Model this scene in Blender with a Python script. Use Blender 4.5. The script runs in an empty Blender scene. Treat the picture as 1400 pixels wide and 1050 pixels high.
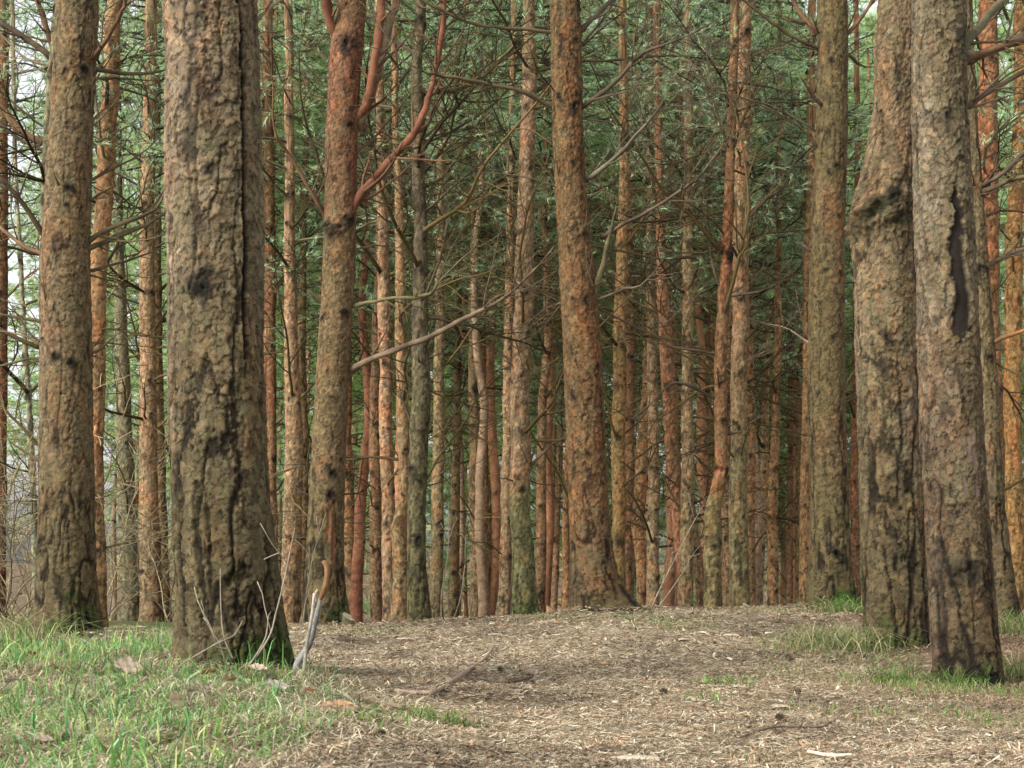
import bpy, math, time
import numpy as np
T0 = time.time()
PI = math.pi
scene = bpy.context.scene
C = bpy.data.collections.new("pine_wood"); scene.collection.children.link(C)
C = scene.collection if False else C

# ------------------------------------------------------------------ camera
F = 2200.0; CX, CY = 700.0, 525.0; HOR = 750.0; CZ = 1.0
PITCH = math.atan((HOR - CY) / F)
cam_d = bpy.data.cameras.new("camera"); cam = bpy.data.objects.new("camera", cam_d)
scene.collection.objects.link(cam); scene.camera = cam
cam_d.sensor_width = 36; cam_d.lens = 36 * F / 1400
cam_d.clip_start = 0.05; cam_d.clip_end = 1500
cam.location = (0, 0, CZ); cam.rotation_euler = (PI / 2 + PITCH, 0, 0)
cam_d.dof.use_dof = True; cam_d.dof.focus_distance = 8.5; cam_d.dof.aperture_fstop = 16.0
cp, sp = math.cos(PITCH), math.sin(PITCH)

def P(px, py, Y):
    x = (px - CX) / F; y = (CY - py) / F
    d = np.array([x, cp - y * sp, sp + y * cp])
    return d * (Y / d[1]) + np.array([0, 0, CZ])

# ------------------------------------------------------------------ noise
def _h(ix, iy, iz, seed):
    h = (ix.astype(np.int64) * 374761393 + iy.astype(np.int64) * 668265263 + iz.astype(np.int64) * 2147483647 // 3 + seed * 974634777) & 0xFFFFFFFF
    h = ((h ^ (h >> 13)) * 1274126177) & 0xFFFFFFFF
    h = ((h ^ (h >> 15)) * 2246822519) & 0xFFFFFFFF
    h = h ^ (h >> 16)
    return (h & 0xFFFFFF) / float(0xFFFFFF)

def vnoise(p, seed=0):
    i = np.floor(p).astype(np.int64); f = p - i; f = f * f * (3 - 2 * f)
    r = 0
    for dx in (0, 1):
        wx = f[..., 0] if dx else 1 - f[..., 0]
        for dy in (0, 1):
            wy = f[..., 1] if dy else 1 - f[..., 1]
            for dz in (0, 1):
                wz = f[..., 2] if dz else 1 - f[..., 2]
                r = r + wx * wy * wz * _h(i[..., 0] + dx, i[..., 1] + dy, i[..., 2] + dz, seed)
    return r

def fbm(p, seed=0, oct=3):
    a, s, r, t = 0.5, 1.0, 0, 0
    for k in range(oct):
        r = r + a * vnoise(p * s, seed + 17 * k); t += a; a *= 0.5; s *= 2.03
    return r / t                      # 0..1

def worley(u, v, K, seed):
    """periodic in u (K cells); returns F1, F2, random id of the nearest cell, offset within it"""
    iu = np.floor(u).astype(np.int64); iv = np.floor(v).astype(np.int64)
    f1 = np.full(u.shape, 9.0); f2 = np.full(u.shape, 9.0); cid = np.zeros(u.shape); oy = np.zeros(u.shape)
    z = np.zeros(u.shape, np.int64)
    for du in (-1, 0, 1):
        for dv in (-1, 0, 1):
            a = iu + du; b = iv + dv; am = np.mod(a, K)
            px = a + _h(am, b, z, seed); py = b + _h(am, b, z + 1, seed)
            d = np.hypot(px - u, py - v)
            m = d < f1
            f2 = np.where(m, f1, np.minimum(f2, d))
            cid = np.where(m, _h(am, b, z + 2, seed), cid); oy = np.where(m, v - py, oy)
            f1 = np.where(m, d, f1)
    return f1, f2, cid, oy

def sstep(a, b, x):
    t = np.clip((x - a) / (b - a), 0, 1); return t * t * (3 - 2 * t)

# ------------------------------------------------------------------ mesh helpers
def link(o, parent=None):
    C.objects.link(o)
    if parent is not None: o.parent = parent
    return o

class MB:
    def __init__(s): s.v = []; s.q = []; s.t = []; s.c = []; s.n = 0
    def add(s, v, q=None, t=None, c=(1, 1, 1)):
        v = np.asarray(v, float).reshape(-1, 3)
        c = np.asarray(c, float)
        if c.ndim == 1: c = np.tile(c, (len(v), 1))
        s.v.append(v); s.c.append(c)
        if q is not None and len(q): s.q.append(np.asarray(q, np.int64) + s.n)
        if t is not None and len(t): s.t.append(np.asarray(t, np.int64) + s.n)
        s.n += len(v)
    def mesh(s, name, mat=None, smooth=True):
        v = np.concatenate(s.v); c = np.concatenate(s.c)
        q = np.concatenate(s.q) if s.q else np.zeros((0, 4), np.int64)
        t = np.concatenate(s.t) if s.t else np.zeros((0, 3), np.int64)
        me = bpy.data.meshes.new(name)
        me.vertices.add(len(v)); me.vertices.foreach_set("co", v.ravel().astype(np.float32))
        nl = q.size + t.size; me.loops.add(nl)
        me.loops.foreach_set("vertex_index", np.concatenate([q.ravel(), t.ravel()]).astype(np.int32))
        me.polygons.add(len(q) + len(t))
        ls = np.concatenate([np.arange(len(q)) * 4, q.size + np.arange(len(t)) * 3]).astype(np.int32)
        me.polygons.foreach_set("loop_start", ls)
        me.polygons.foreach_set("use_smooth", np.full(len(ls), smooth))
        me.update(calc_edges=True)
        a = me.color_attributes.new("Col", 'FLOAT_COLOR', 'POINT')
        a.data.foreach_set("color", np.hstack([c, np.ones((len(c), 1))]).ravel().astype(np.float32))
        if mat: me.materials.append(mat)
        return me
    def build(s, name, mat=None, parent=None, smooth=True):
        return link(bpy.data.objects.new(name, s.mesh(name, mat, smooth)), parent)

def empty(name, loc, label, cat, group=None):
    o = bpy.data.objects.new(name, None); o.location = tuple(loc); o.empty_display_size = 0.1; link(o)
    return tag(o, label, cat, group)
def tag(o, label, cat, group=None):
    o["label"] = label; o["category"] = cat
    if group: o["group"] = group
    return o

def smooth_path(pts, n):
    """Catmull-Rom through the points, n samples; points (k, d)"""
    p = np.asarray(pts, float); k = len(p)
    if k == 2:
        t = np.linspace(0, 1, n)[:, None]; return p[0] * (1 - t) + p[1] * t
    e = np.vstack([2 * p[0] - p[1], p, 2 * p[-1] - p[-2]])
    t = np.linspace(0, k - 1 - 1e-6, n); i = t.astype(int); f = (t - i)[:, None]
    a, b, c, d = e[i], e[i + 1], e[i + 2], e[i + 3]
    return 0.5 * (2 * b + (c - a) * f + (2 * a - 5 * b + 4 * c - d) * f * f + (3 * b - a - 3 * c + d) * f ** 3)

def tube(mb, pts, rad, sides=5, col=(1, 1, 1), cap=True, lump=0.0, rng=None):
    p = np.asarray(pts, float); n = len(p)
    r = np.broadcast_to(np.asarray(rad, float), (n,))
    t = np.gradient(p, axis=0); t /= np.linalg.norm(t, axis=1, keepdims=True) + 1e-9
    ref = np.array([0, 0, 1.0]) if abs(t[:, 2].mean()) < 0.8 else np.array([1.0, 0, 0])
    a = np.cross(t, ref); a /= np.linalg.norm(a, axis=1, keepdims=True) + 1e-9
    b = np.cross(t, a)
    th = np.arange(sides) * 2 * PI / sides
    rr = r[:, None] * np.ones(sides)
    if lump and rng is not None: rr = rr * (1 + lump * (rng.random((n, sides)) - 0.5))
    v = p[:, None] + rr[..., None] * (np.cos(th)[None, :, None] * a[:, None] + np.sin(th)[None, :, None] * b[:, None])
    i = np.arange(n - 1)[:, None] * sides; j = np.arange(sides); j2 = (j + 1) % sides
    q = np.stack([i + j, i + j2, i + sides + j2, i + sides + j], -1).reshape(-1, 4)
    c = np.asarray(col, float)
    if c.ndim == 2: c = np.repeat(c, sides, 0)
    v = v.reshape(-1, 3); tr = []
    if cap:
        v = np.vstack([v, p[:1], p[-1:]])
        m = n * sides
        tr = [(m, (k + 1) % sides, k) for k in range(sides)] + [(m + 1, (n - 1) * sides + k, (n - 1) * sides + (k + 1) % sides) for k in range(sides)]
        if c.ndim == 2: c = np.vstack([c, c[:1], c[-1:]])
    mb.add(v, q, tr, c)

# ------------------------------------------------------------------ materials
def nodes(name):
    m = bpy.data.materials.new(name); m.use_nodes = True
    nt = m.node_tree; b = nt.nodes["Principled BSDF"]
    return m, nt, b
def nn(nt, t, **kw):
    n = nt.nodes.new(t)
    for k, v in kw.items(): setattr(n, k, v)
    return n

def col_material(name, rough=0.9, nscale=60.0, nmix=0.5, bump=0.4, bscale=140.0, bdist=0.003, objvar=None, spec=0.2, trans=0.0, stretch=None, lo=0.55, hi=1.35):
    m, nt, b = nodes(name); L = nt.links
    at = nn(nt, "ShaderNodeAttribute"); at.attribute_name = "Col"
    tc = nn(nt, "ShaderNodeTexCoord"); mp = nn(nt, "ShaderNodeMapping")
    L.new(tc.outputs["Object"], mp.inputs[0])
    if stretch: mp.inputs["Scale"].default_value = stretch
    no = nn(nt, "ShaderNodeTexNoise"); no.inputs["Scale"].default_value = nscale; no.inputs["Detail"].default_value = 5; no.inputs["Roughness"].default_value = 0.65
    L.new(mp.outputs[0], no.inputs["Vector"])
    mr = nn(nt, "ShaderNodeMapRange"); mr.inputs[1].default_value = 0.3; mr.inputs[2].default_value = 0.7
    mr.inputs[3].default_value = lo; mr.inputs[4].default_value = hi
    L.new(no.outputs[0], mr.inputs[0])
    mx = nn(nt, "ShaderNodeMix", data_type='RGBA', blend_type='MULTIPLY'); mx.inputs[0].default_value = nmix
    L.new(at.outputs["Color"], mx.inputs[6]); L.new(mr.outputs[0], mx.inputs[7])
    out = mx.outputs[2]
    if objvar:
        oi = nn(nt, "ShaderNodeObjectInfo"); cr = nn(nt, "ShaderNodeValToRGB")
        cr.color_ramp.elements[0].color = (*objvar[0], 1); cr.color_ramp.elements[1].color = (*objvar[-1], 1)
        for k, c in enumerate(objvar[1:-1]):
            e = cr.color_ramp.elements.new((k + 1) / (len(objvar) - 1)); e.color = (*c, 1)
        L.new(oi.outputs["Random"], cr.inputs[0])
        m2 = nn(nt, "ShaderNodeMix", data_type='RGBA', blend_type='MULTIPLY'); m2.inputs[0].default_value = 1
        L.new(out, m2.inputs[6]); L.new(cr.outputs[0], m2.inputs[7]); out = m2.outputs[2]
    L.new(out, b.inputs["Base Color"])
    b.inputs["Roughness"].default_value = rough; b.inputs["Specular IOR Level"].default_value = spec
    if bump:
        n2 = nn(nt, "ShaderNodeTexNoise"); n2.inputs["Scale"].default_value = bscale; n2.inputs["Detail"].default_value = 6; n2.inputs["Roughness"].default_value = 0.7
        L.new(mp.outputs[0], n2.inputs["Vector"])
        bp = nn(nt, "ShaderNodeBump"); bp.inputs["Strength"].default_value = bump; bp.inputs["Distance"].default_value = bdist
        L.new(n2.outputs[0], bp.inputs["Height"]); L.new(bp.outputs[0], b.inputs["Normal"])
    if trans:
        tr = nn(nt, "ShaderNodeBsdfTranslucent"); L.new(out, tr.inputs[0])
        ms = nn(nt, "ShaderNodeMixShader"); ms.inputs[0].default_value = trans
        L.new(b.outputs[0], ms.inputs[1]); L.new(tr.outputs[0], ms.inputs[2])
        L.new(ms.outputs[0], nt.nodes["Material Output"].inputs["Surface"])
    return m

M_bark = col_material("pine_bark", nscale=170, nmix=0.8, bump=0.9, bscale=220, bdist=0.006, lo=0.45, hi=1.55)
M_bark_mid = col_material("slender_pine_bark", nscale=30, nmix=0.75, bump=0.8, bscale=60, bdist=0.012, stretch=(1, 1, 0.45), lo=0.5, hi=1.45)
M_limb = col_material("limb_bark", nscale=40, nmix=0.6, bump=0.6, bscale=90, bdist=0.006)
M_dead = col_material("dead_twig", nscale=25, nmix=0.4, bump=0, objvar=[(0.5, 0.45, 0.36), (0.7, 0.62, 0.45), (0.9, 0.8, 0.56), (1.9, 1.6, 1.1)])
M_needle = col_material("pine_needles", rough=0.6, nscale=3, nmix=0.6, bump=0, trans=0.5, lo=0.8, hi=1.3)
M_grass = col_material("grass_blades", rough=0.55, nscale=6, nmix=0.3, bump=0, trans=0.3)
M_litter = col_material("needle_litter", rough=0.9, nscale=40, nmix=0.3, bump=0)
M_wood = col_material("bare_wood", rough=0.8, nscale=60, nmix=0.5, bump=0.4, bscale=120)
M_leaf = col_material("dry_leaf", rough=0.75, nscale=40, nmix=0.5, bump=0.3, trans=0.15)

# ------------------------------------------------------------------ ground height (thin-plate spline through surveyed points)
def drop_pt(px, py, Y):
    p = P(px, py, Y); return (p[0], Y, p[2])
G = [drop_pt(*a) for a in [
    (-100, 1062, 3.3), (200, 1056, 3.3), (420, 1056, 3.4), (700, 1066, 3.4), (1000, 1060, 3.6), (1450, 1058, 3.6),
    (0, 962, 5.0), (250, 955, 5.0), (450, 975, 5.2), (700, 958, 6.0), (1050, 962, 6.2), (1430, 985, 5.6),
    (317, 908, 6.5), (60, 900, 6.8), (480, 920, 7.2), (760, 900, 8.3), (1080, 900, 8.3), (1326, 938, 7.5), (1229, 890, 9.0), (1480, 900, 8.6),
    (-150, 872, 9.4), (93, 872, 9.4), (250, 874, 9.4), (446, 858, 12.3), (330, 866, 11), (560, 856, 12.6), (650, 850, 12.6), (820, 838, 11.5), (900, 834, 12.5),
    (1000, 832, 12.7), (1137, 830, 12.5), (1250, 842, 12), (1368, 852, 11.5), (1550, 846, 12), (-400, 868, 12)]]
for Y, dr in ((15.5, 0.72), (19, 1.0), (26, 1.45), (36, 2.0), (50, 2.8), (70, 3.7), (100, 4.6), (140, 5.2)):
    for s in (-0.75, -0.4, -0.1, 0.15, 0.45, 0.8): G.append((s * Y, Y, CZ - dr + (0.0 if Y > 25 else 0.10 if s < -0.3 else 0)))
for Y in (0.5, -6):
    for x in (-5, 0, 5): G.append((x, Y, CZ - 0.62))
G = np.array(G)
def _warp(x, y): return np.stack([x * 1.0, np.asarray(y) * 1.0], -1)
_A = _warp(G[:, 0], G[:, 1])
def _tps(r2): return np.where(r2 > 1e-12, r2 * np.log(r2 + 1e-12), 0)
_K = _tps(((_A[:, None] - _A[None]) ** 2).sum(-1)) + np.eye(len(G)) * 0.03
_Pm = np.hstack([np.ones((len(G), 1)), _A])
_S = np.linalg.solve(np.block([[_K, _Pm], [_Pm.T, np.zeros((3, 3))]]), np.concatenate([G[:, 2], np.zeros(3)]))
def gz0(x, y):
    x = np.asarray(x, float); y = np.asarray(y, float); sh = x.shape
    q = _warp(np.clip(x.ravel(), -110, 110), np.clip(y.ravel(), -8, 145)); out = np.empty(len(q))
    for i in range(0, len(q), 40000):
        k = q[i:i + 40000]
        out[i:i + 40000] = _tps(((k[:, None] - _A[None]) ** 2).sum(-1)) @ _S[:-3] + _S[-3] + k @ _S[-2:]
    return out.reshape(sh)
def gz(x, y):
    x = np.asarray(x, float); y = np.asarray(y, float)
    p = np.stack([x, y, np.zeros_like(x)], -1)
    near = np.clip((18 - y) / 6, 0.0, 1)
    return gz0(x, y) + near * ((fbm(p * 1.7, 5, 2) - 0.5) * 0.07 + (fbm(p * 9, 6, 3) - 0.5) * 0.028)

def edge_left(y):        # right-hand limit of the grassy bank on the left
    return np.interp(y, [2, 3.4, 4.6, 5.6, 6.4, 7.0, 8, 9.5, 12, 20], [-0.42, -0.42, -0.44, -0.42, -0.62, -0.95, -1.15, -1.5, -2.0, -3])
def bank_mask(x, y):
    n = (fbm(np.stack([x * 2.2, y * 2.2, 0 * x], -1), 21, 3) - 0.5) * 0.5
    return sstep(0.14, -0.16, x - edge_left(y) + n * 0.8)
PATCH = [  # px, py, Y, rx, ry, strength of green away from the bank
    (1140, 895, 8.8, 0.28, 0.7, 1.0), (1100, 930, 7.6, 0.25, 0.4, .25), (1225, 945, 7.2, 0.20, 0.35, .9), (1300, 950, 7.1, 0.20, 0.3, 1.0), (1390, 950, 7.2, 0.25, 0.5, .9),
    (1160, 835, 12.0, 0.22, 0.5, 1.0), (1395, 860, 10.6, 0.3, 0.7, .9), (1250, 985, 5.8, 0.4, 0.45, .22), (1380, 990, 5.4, 0.3, 0.4, .35), (1170, 985, 5.9, .25, .35, .15),
    (880, 858, 10.8, 0.42, 0.55, .9), (925, 868, 10.2, 0.25, .3, .7), (480, 880, 10.2, 0.35, 0.6, .7), (560, 862, 11.8, 0.3, .5, .35), (400, 866, 10.8, 0.35, 0.6, .7),
    (660, 845, 11.9, .3, .4, .3), (615, 1000, 4.9, 0.10, 0.12, .8), (545, 985, 5.1, .14, .2, .7), (480, 1015, 4.3, .14, .2, .8), (960, 955, 6.2, .10, .12, .2), (985, 925, 7.1, .12, .16, .5), (1035, 1020, 4.2, .1, .12, .1), (750, 852, 11.2, .25, .3, .6), (1040, 842, 11.8, .25, .3, .5)]
def patch_mask(x, y):
    m = np.zeros_like(x)
    for px, py, Y, rx, ry, s in PATCH:
        c = P(px, py, Y); m = np.maximum(m, s * np.exp(-(((x - c[0]) / rx) ** 2 + ((y - Y) / ry) ** 2)))
    return m

# ------------------------------------------------------------------ ground sheet
def build_ground():
    ys = np.concatenate([np.linspace(-7, 2.6, 14), 2.6 + (np.exp(np.linspace(0, 1, 620) * math.log(13.0)) - 1) / 12 * 13.0, np.geomspace(16.2, 600, 70)])
    ys = np.unique(ys); s = np.linspace(-1, 1, 561); s = s * (0.33 + 0.67 * np.abs(s) ** 2.2)
    Yg, Sg = np.meshgrid(ys, s, indexing='ij')
    X = Sg * (np.clip(Yg, 0, None) * 1.25 + 5.5)
    Z = gz(X, Yg)
    bm_ = bank_mask(X, Yg); pm = patch_mask(X, Yg)
    p3 = np.stack([X, Yg, 0 * X], -1)
    n1 = fbm(p3 * 1.3, 31, 4); n2 = fbm(p3 * 14, 32, 3); n3 = fbm(p3 * 45, 33, 2)
    near = np.clip((14 - Yg) / 4, 0, 1)
    Z = Z + near * ((n3 - 0.5) * 0.012)
    path = np.stack([0.335 + 0 * X, 0.278 + 0 * X, 0.185 + 0 * X], -1)
    dark = np.array([0.115, 0.080, 0.052]); pale = np.array([0.52, 0.42, 0.29]); gn = np.array([0.085, 0.115, 0.035]); straw = np.array([0.19, 0.145, 0.08])
    w = sstep(0.42, 0.70, 0.5 * n1 + 0.5 * n2)[..., None]; c = path * (1 - w) + dark * w
    w = sstep(0.56, 0.74, n3 * 0.6 + n2 * 0.4)[..., None] * 0.7; c = c * (1 - w) + pale * w
    # the wood floor away from the trodden path: redder needle litter
    off = sstep(0.9, 1.7, X - 0.09 * Yg)[..., None] * 0.7
    c = c * (1 - off) + np.array([0.20, 0.125, 0.072]) * (0.6 + 0.8 * n2[..., None]) * off
    w = bm_[..., None]; c = c * (1 - w) + (straw * (0.45 + 0.9 * n2[..., None])) * w
    g = np.clip(np.maximum(bm_ * sstep(0.35, 0.65, n1) * 0.8, pm * sstep(0.25, 0.6, n2)), 0, 1)[..., None]
    c = c * (1 - g) + gn * (0.6 + 0.9 * n3[..., None]) * g
    far = sstep(13, 18, Yg)[..., None]; c = c * (1 - far) + np.array([0.13, 0.085, 0.05]) * (0.5 + n2[..., None]) * far
    nr, nc = X.shape; i = np.arange(nr - 1)[:, None] * nc; j = np.arange(nc - 1)
    q = np.stack([i + j, i + j + 1, i + nc + j + 1, i + nc + j], -1).reshape(-1, 4)
    mb = MB(); mb.add(np.stack([X, Yg, Z], -1), q, None, c.reshape(-1, 3))
    m = col_material("woodland_soil", nscale=55, nmix=0.8, bump=0.9, bscale=110, bdist=0.012, lo=0.45, hi=1.6)
    o = mb.build("ground", m); o["kind"] = "structure"; return o
build_ground()
print("ground", time.time() - T0)

# ------------------------------------------------------------------ trunks
def hexmix(a, b, t): return np.asarray(a) * (1 - t) + np.asarray(b) * t

def trunk_surface(prof, Y, rng, dth, dh, ztop, style, lean_y=0.0):
    """prof: (py, px, width_px) from base up.  Returns vertex grid etc."""
    pts = []
    for py, px, w in prof:
        c = P(px, py, Y); r = 0.5 * w / F * math.hypot(Y, c[0]) ; pts.append((c[0], c[2], r))
    pts = np.array(pts); zb = float(gz(np.array(pts[0, 0]), np.array(Y)))
    z0 = zb - 0.12; zlast = pts[-1, 1]
    if ztop > zlast:      # keep on going the way the top leans, thinning
        sl = np.clip((pts[-1, 0] - pts[-2, 0]) / (pts[-1, 1] - pts[-2, 1]), -0.12, 0.12)
        rt = max(0.03, pts[-1, 2] * (1 - 0.05 * (ztop - zlast)))
        pts = np.vstack([pts, [pts[-1, 0] + sl * (ztop - zlast) * 0.6, ztop, rt]])
    dense = np.arange(z0, min(ztop, zlast + 0.25), dh); co = np.arange(dense[-1] + 0.12, ztop + 0.05, 0.12)
    zs = np.concatenate([dense, co])
    o = np.argsort(pts[:, 1]); pz = pts[o, 1]
    # smooth interpolation
    zz = np.linspace(min(z0, pz[0]), ztop + 0.1, 400)
    def sm(vals):
        y = np.interp(zz, pz, vals[o]); k = max(3, int(style.get('sm', 0.25) / (zz[1] - zz[0]))) | 1
        yp = np.pad(y, k // 2, mode='edge'); ker = np.hanning(k + 2)[1:-1]; ker /= ker.sum()
        return np.interp(zs, zz, np.convolve(yp, ker, 'valid'))
    xc = sm(pts[:, 0]); R = sm(pts[:, 2])
    wob = style.get('wob', 0.012)
    pz3 = np.stack([zs * 1.3, 0 * zs + style['seed'], 0 * zs], -1)
    yc = Y + lean_y * (zs - zb) + (fbm(pz3, 3, 2) - 0.5) * wob * 2
    xc = xc + (fbm(pz3 * 1.7, 4, 2) - 0.5) * wob
    Rm = float(R[len(R) // 3]); n = max(10, int(2 * PI * Rm / dth))
    th = np.arange(n) * 2 * PI / n
    return zs, xc, yc, R, th, zb, Rm

def make_trunk(prof, Y, style, rng, dth, dh, ztop, lean_y=0.0):
    zs, xc, yc, R, th, zb, Rm = trunk_surface(prof, Y, rng, dth, dh, ztop, style, lean_y)
    H, T = np.meshgrid(zs - zb, th, indexing='ij'); sd = style['seed']
    Rg = R[:, None] + 0 * T
    p = np.stack([Rg * np.cos(T) * 1.0 + sd * 3.1, Rg * np.sin(T), H], -1)
    # warp
    wu = (fbm(p * np.array([9, 9, 5]), sd + 1, 3) - 0.5); wv = (fbm(p * np.array([9, 9, 5]), sd + 2, 3) - 0.5)
    ju = (fbm(p * np.array([70, 70, 45]), sd + 3, 3) - 0.5); jv = (fbm(p * np.array([70, 70, 45]), sd + 4, 3) - 0.5)
    low = sstep(style.get('rough_to', 2.2), 0.2, H)                        # 1 at the foot, 0 up the stem
    cw, ch = style.get('cw', 0.05), style.get('ch', 0.24)
    # long ragged fissures: level lines of a stretched noise, coming and going
    fx, fz = 0.55 / cw, 0.55 / ch
    pw_ = p * np.array([fx, fx, fz]) + np.stack([ju * 0.24 + wu * 0.28, jv * 0.24, ju * 0.2 + wv * 0.4], -1)
    n1 = fbm(pw_, sd + 5, 2); n2 = fbm(pw_ * np.array([1.7, 1.7, 1.25]) + 7.7, sd + 25, 2)
    wid = 0.026 + 0.085 * fbm(p * np.array([12, 12, 5]), sd + 9, 2) ** 1.5 * (0.45 + 0.9 * low)
    on1 = sstep(0.30, 0.48, fbm(p * np.array([7, 7, 3]), sd + 26, 2) + 0.12 * low); on2 = sstep(0.40, 0.56, fbm(p * np.array([8, 8, 4]) + 3.3, sd + 27, 2) + 0.10 * low)
    crack = np.maximum((1 - sstep(0.15, 1.0, np.abs(n1 - 0.5) / wid)) * on1, (1 - sstep(0.15, 1.0, np.abs(n2 - 0.5) / (wid * 0.8))) * on2 * 0.8)
    K = max(5, int(2 * PI * Rm / cw)); u = T / (2 * PI) * K + wu * 1.6 + ju * 0.7; v = H / (ch * 0.42) + wv * 1.4 + jv * 0.7
    f1, f2, cid, oy = worley(u, v, K, sd + 5)
    step1 = (1 - sstep(0.0, 0.10, f2 - f1))
    K2 = max(7, int(2 * PI * Rm / style.get('pw', 0.022))); u2 = T / (2 * PI) * K2 + wu * 3.2 + ju * 1.1; v2 = H / style.get('ph', 0.034) + wv * 3.0 + jv * 1.1
    g1, g2, gid, goy = worley(u2, v2, K2, sd + 6)
    edge = (1 - sstep(0.0, 0.20, g2 - g1)) * np.where(goy < 0.05, 1.0, 0.35) * sstep(0.3, 0.55, fbm(p * 26, sd + 28, 2))
    fine = fbm(p * 60, sd + 7, 3) - 0.5; broad = fbm(p * np.array([6, 6, 4]), sd + 8, 3) - 0.5
    a = style.get('amp', 1.0)
    deep = style.get('deep', 0.012); upd = style.get('up', 0.35)
    D = -crack * deep * (upd + (1 - upd) * low) * a
    D = D + ((gid - 0.5) * 0.0048 + np.clip(-goy, -0.5, 0.5) * 0.0040 - edge * 0.0020) * a * (0.6 + 0.4 * (1 - low)) * style.get('flake', 1.0)
    D = D + ((cid - 0.5) * 0.0042 - step1 * 0.0025 + np.clip(-oy, -0.5, 0.5) * 0.003) * a
    D = D + fine * 0.0028 * a + ju * 0.002 * a + broad * 0.011 * style.get('lump', 1.0)
    # root flare
    fl = style.get('flare', 0.35) * 1.4; k = style.get('lobes', 4)
    D = D + Rg * fl * np.exp(-np.clip(H, -0.05, 9) / 0.20) * (0.45 + 0.55 * np.cos(k * T + sd) ) * 0.6
    if 'root' in style:
        f0, amt, hh = style['root']; tk = -PI / 2 + f0
        D = D + Rg * amt * np.exp(-np.clip(H, 0, 9) / hh) * np.clip(np.cos(T - tk), 0, 1) ** 2
    # colours
    t = sstep(style.get('c0', 0.3), style.get('c1', 2.2), H + (fbm(p * 2.2, sd + 11, 2) - 0.5) * 1.2)[..., None]
    c = np.asarray(style['low']) * (1 - t) + np.asarray(style['high']) * t
    if 'top' in style:
        t2 = sstep(style['t0'], style['t1'], H + (fbm(p * 3, sd + 12, 2) - 0.5) * 0.8)[..., None]; c = c * (1 - t2) + np.asarray(style['top']) * t2
    c = c * (0.66 + 0.62 * gid[..., None] ** 1.2) * (0.80 + 0.40 * cid[..., None]) * (0.8 + 0.8 * (fbm(p * np.array([45, 45, 30]), sd + 29, 3)[..., None] - 0.25))
    tw_ = _h((gid * 4096).astype(np.int64), (cid * 4096).astype(np.int64), np.zeros(gid.shape, np.int64), 3)[..., None]
    c = c * (1 + (tw_ - 0.5) * np.array([0.16, -0.02, -0.2]))
    blot = fbm(p * np.array([10, 10, 5]), sd + 13, 3)[..., None]
    rd = style.get('red', 0.35); w = sstep(0.5, 0.72, blot) * rd
    c = c * (1 - w) + c * np.array([1.35, 0.86, 0.62]) * w
    lich = sstep(0.58, 0.72, fbm(p * np.array([16, 16, 10]), sd + 14, 3))[..., None] * style.get('lichen', 0.3)
    c = c * (1 - lich) + np.array([0.23, 0.225, 0.13]) * lich
    alg = style.get('algae', 0.3) * 0.8; side = style.get('algae_dir', 0.0)
    am = (sstep(0.35, 0.7, fbm(p * np.array([4, 4, 1.6]), sd + 15, 3) + 0.22 * np.cos(T - (-PI / 2 + side)) + style.get('algae_low', 0.1) * low))[..., None] * alg
    c = c * (1 - am) + (np.array([0.165, 0.140, 0.062]) * (0.7 + 0.6 * gid[..., None])) * am
    if 'moss' in style:
        mh, mdir, mamt = style['moss']
        mm = sstep(0.45, 0.75, np.exp(-np.clip(H, 0, 9) / mh) * (0.55 + 0.45 * np.cos(T - (-PI / 2 + mdir))) + (fbm(p * 12, sd + 16, 3) - 0.5) * 0.6)[..., None] * mamt
        c = c * (1 - mm) + np.array([0.062, 0.125, 0.022]) * (0.5 + gid[..., None]) * mm
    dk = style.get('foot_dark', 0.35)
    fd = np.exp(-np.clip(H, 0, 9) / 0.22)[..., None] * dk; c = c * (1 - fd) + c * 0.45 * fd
    cr = (crack * (0.80 + 0.20 * low) * style.get('crackdark', 1.0))[..., None]; c = c * (1 - 0.86 * cr)
    c = c * (1 - 0.78 * edge[..., None]) * (1 - 0.5 * step1[..., None] * np.where(oy < 0.1, 1, 0.3)[..., None])
    # knots: (height, sideways -1..1 as seen from the path, size[, darkness])
    for kn in style.get('knots', []):
        kh, kf, ks = kn[:3]; kd = kn[3] if len(kn) > 3 else 0.85
        tk = -PI / 2 + (kf if abs(kf) > 1 else math.asin(max(-1, min(1, kf))))
        dx = Rg * (np.mod(T - tk + PI, 2 * PI) - PI); dz = H - kh
        if not (np.abs(dz) < ks * 4).any(): continue
        q1, q2 = rng.uniform(0.7, 1.5), rng.uniform(0.55, 1.25); sh_ = rng.normal(0, 0.35)
        r = np.sqrt(((dx + dz * sh_) * q1) ** 2 + (dz * q2) ** 2) / ks + wu * 1.3 + ju * 0.8
        D = D + ks * 0.30 * np.exp(-np.clip(r, 0, 9) ** 2 * 0.7) - ks * 0.55 * np.exp(-(np.clip(r, 0, 9) / 0.33) ** 2)
        dkm = np.clip(1.25 * np.exp(-np.clip(r, 0, 9) ** 3 * 0.7), 0, 1) * kd
        dkm = np.maximum(dkm, kd * 0.5 * np.exp(-(dx / (ks * 0.5)) ** 2) * sstep(0, -ks * 0.3, dz) * sstep(-ks * 4, -ks * 0.5, dz) * (0.4 + blot[..., 0]))
        dkm = np.clip(dkm * (1.0 + fine * 1.6), 0, 0.97)[..., None]
        c = c * (1 - dkm) + np.array([0.014, 0.012, 0.009]) * dkm
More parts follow.
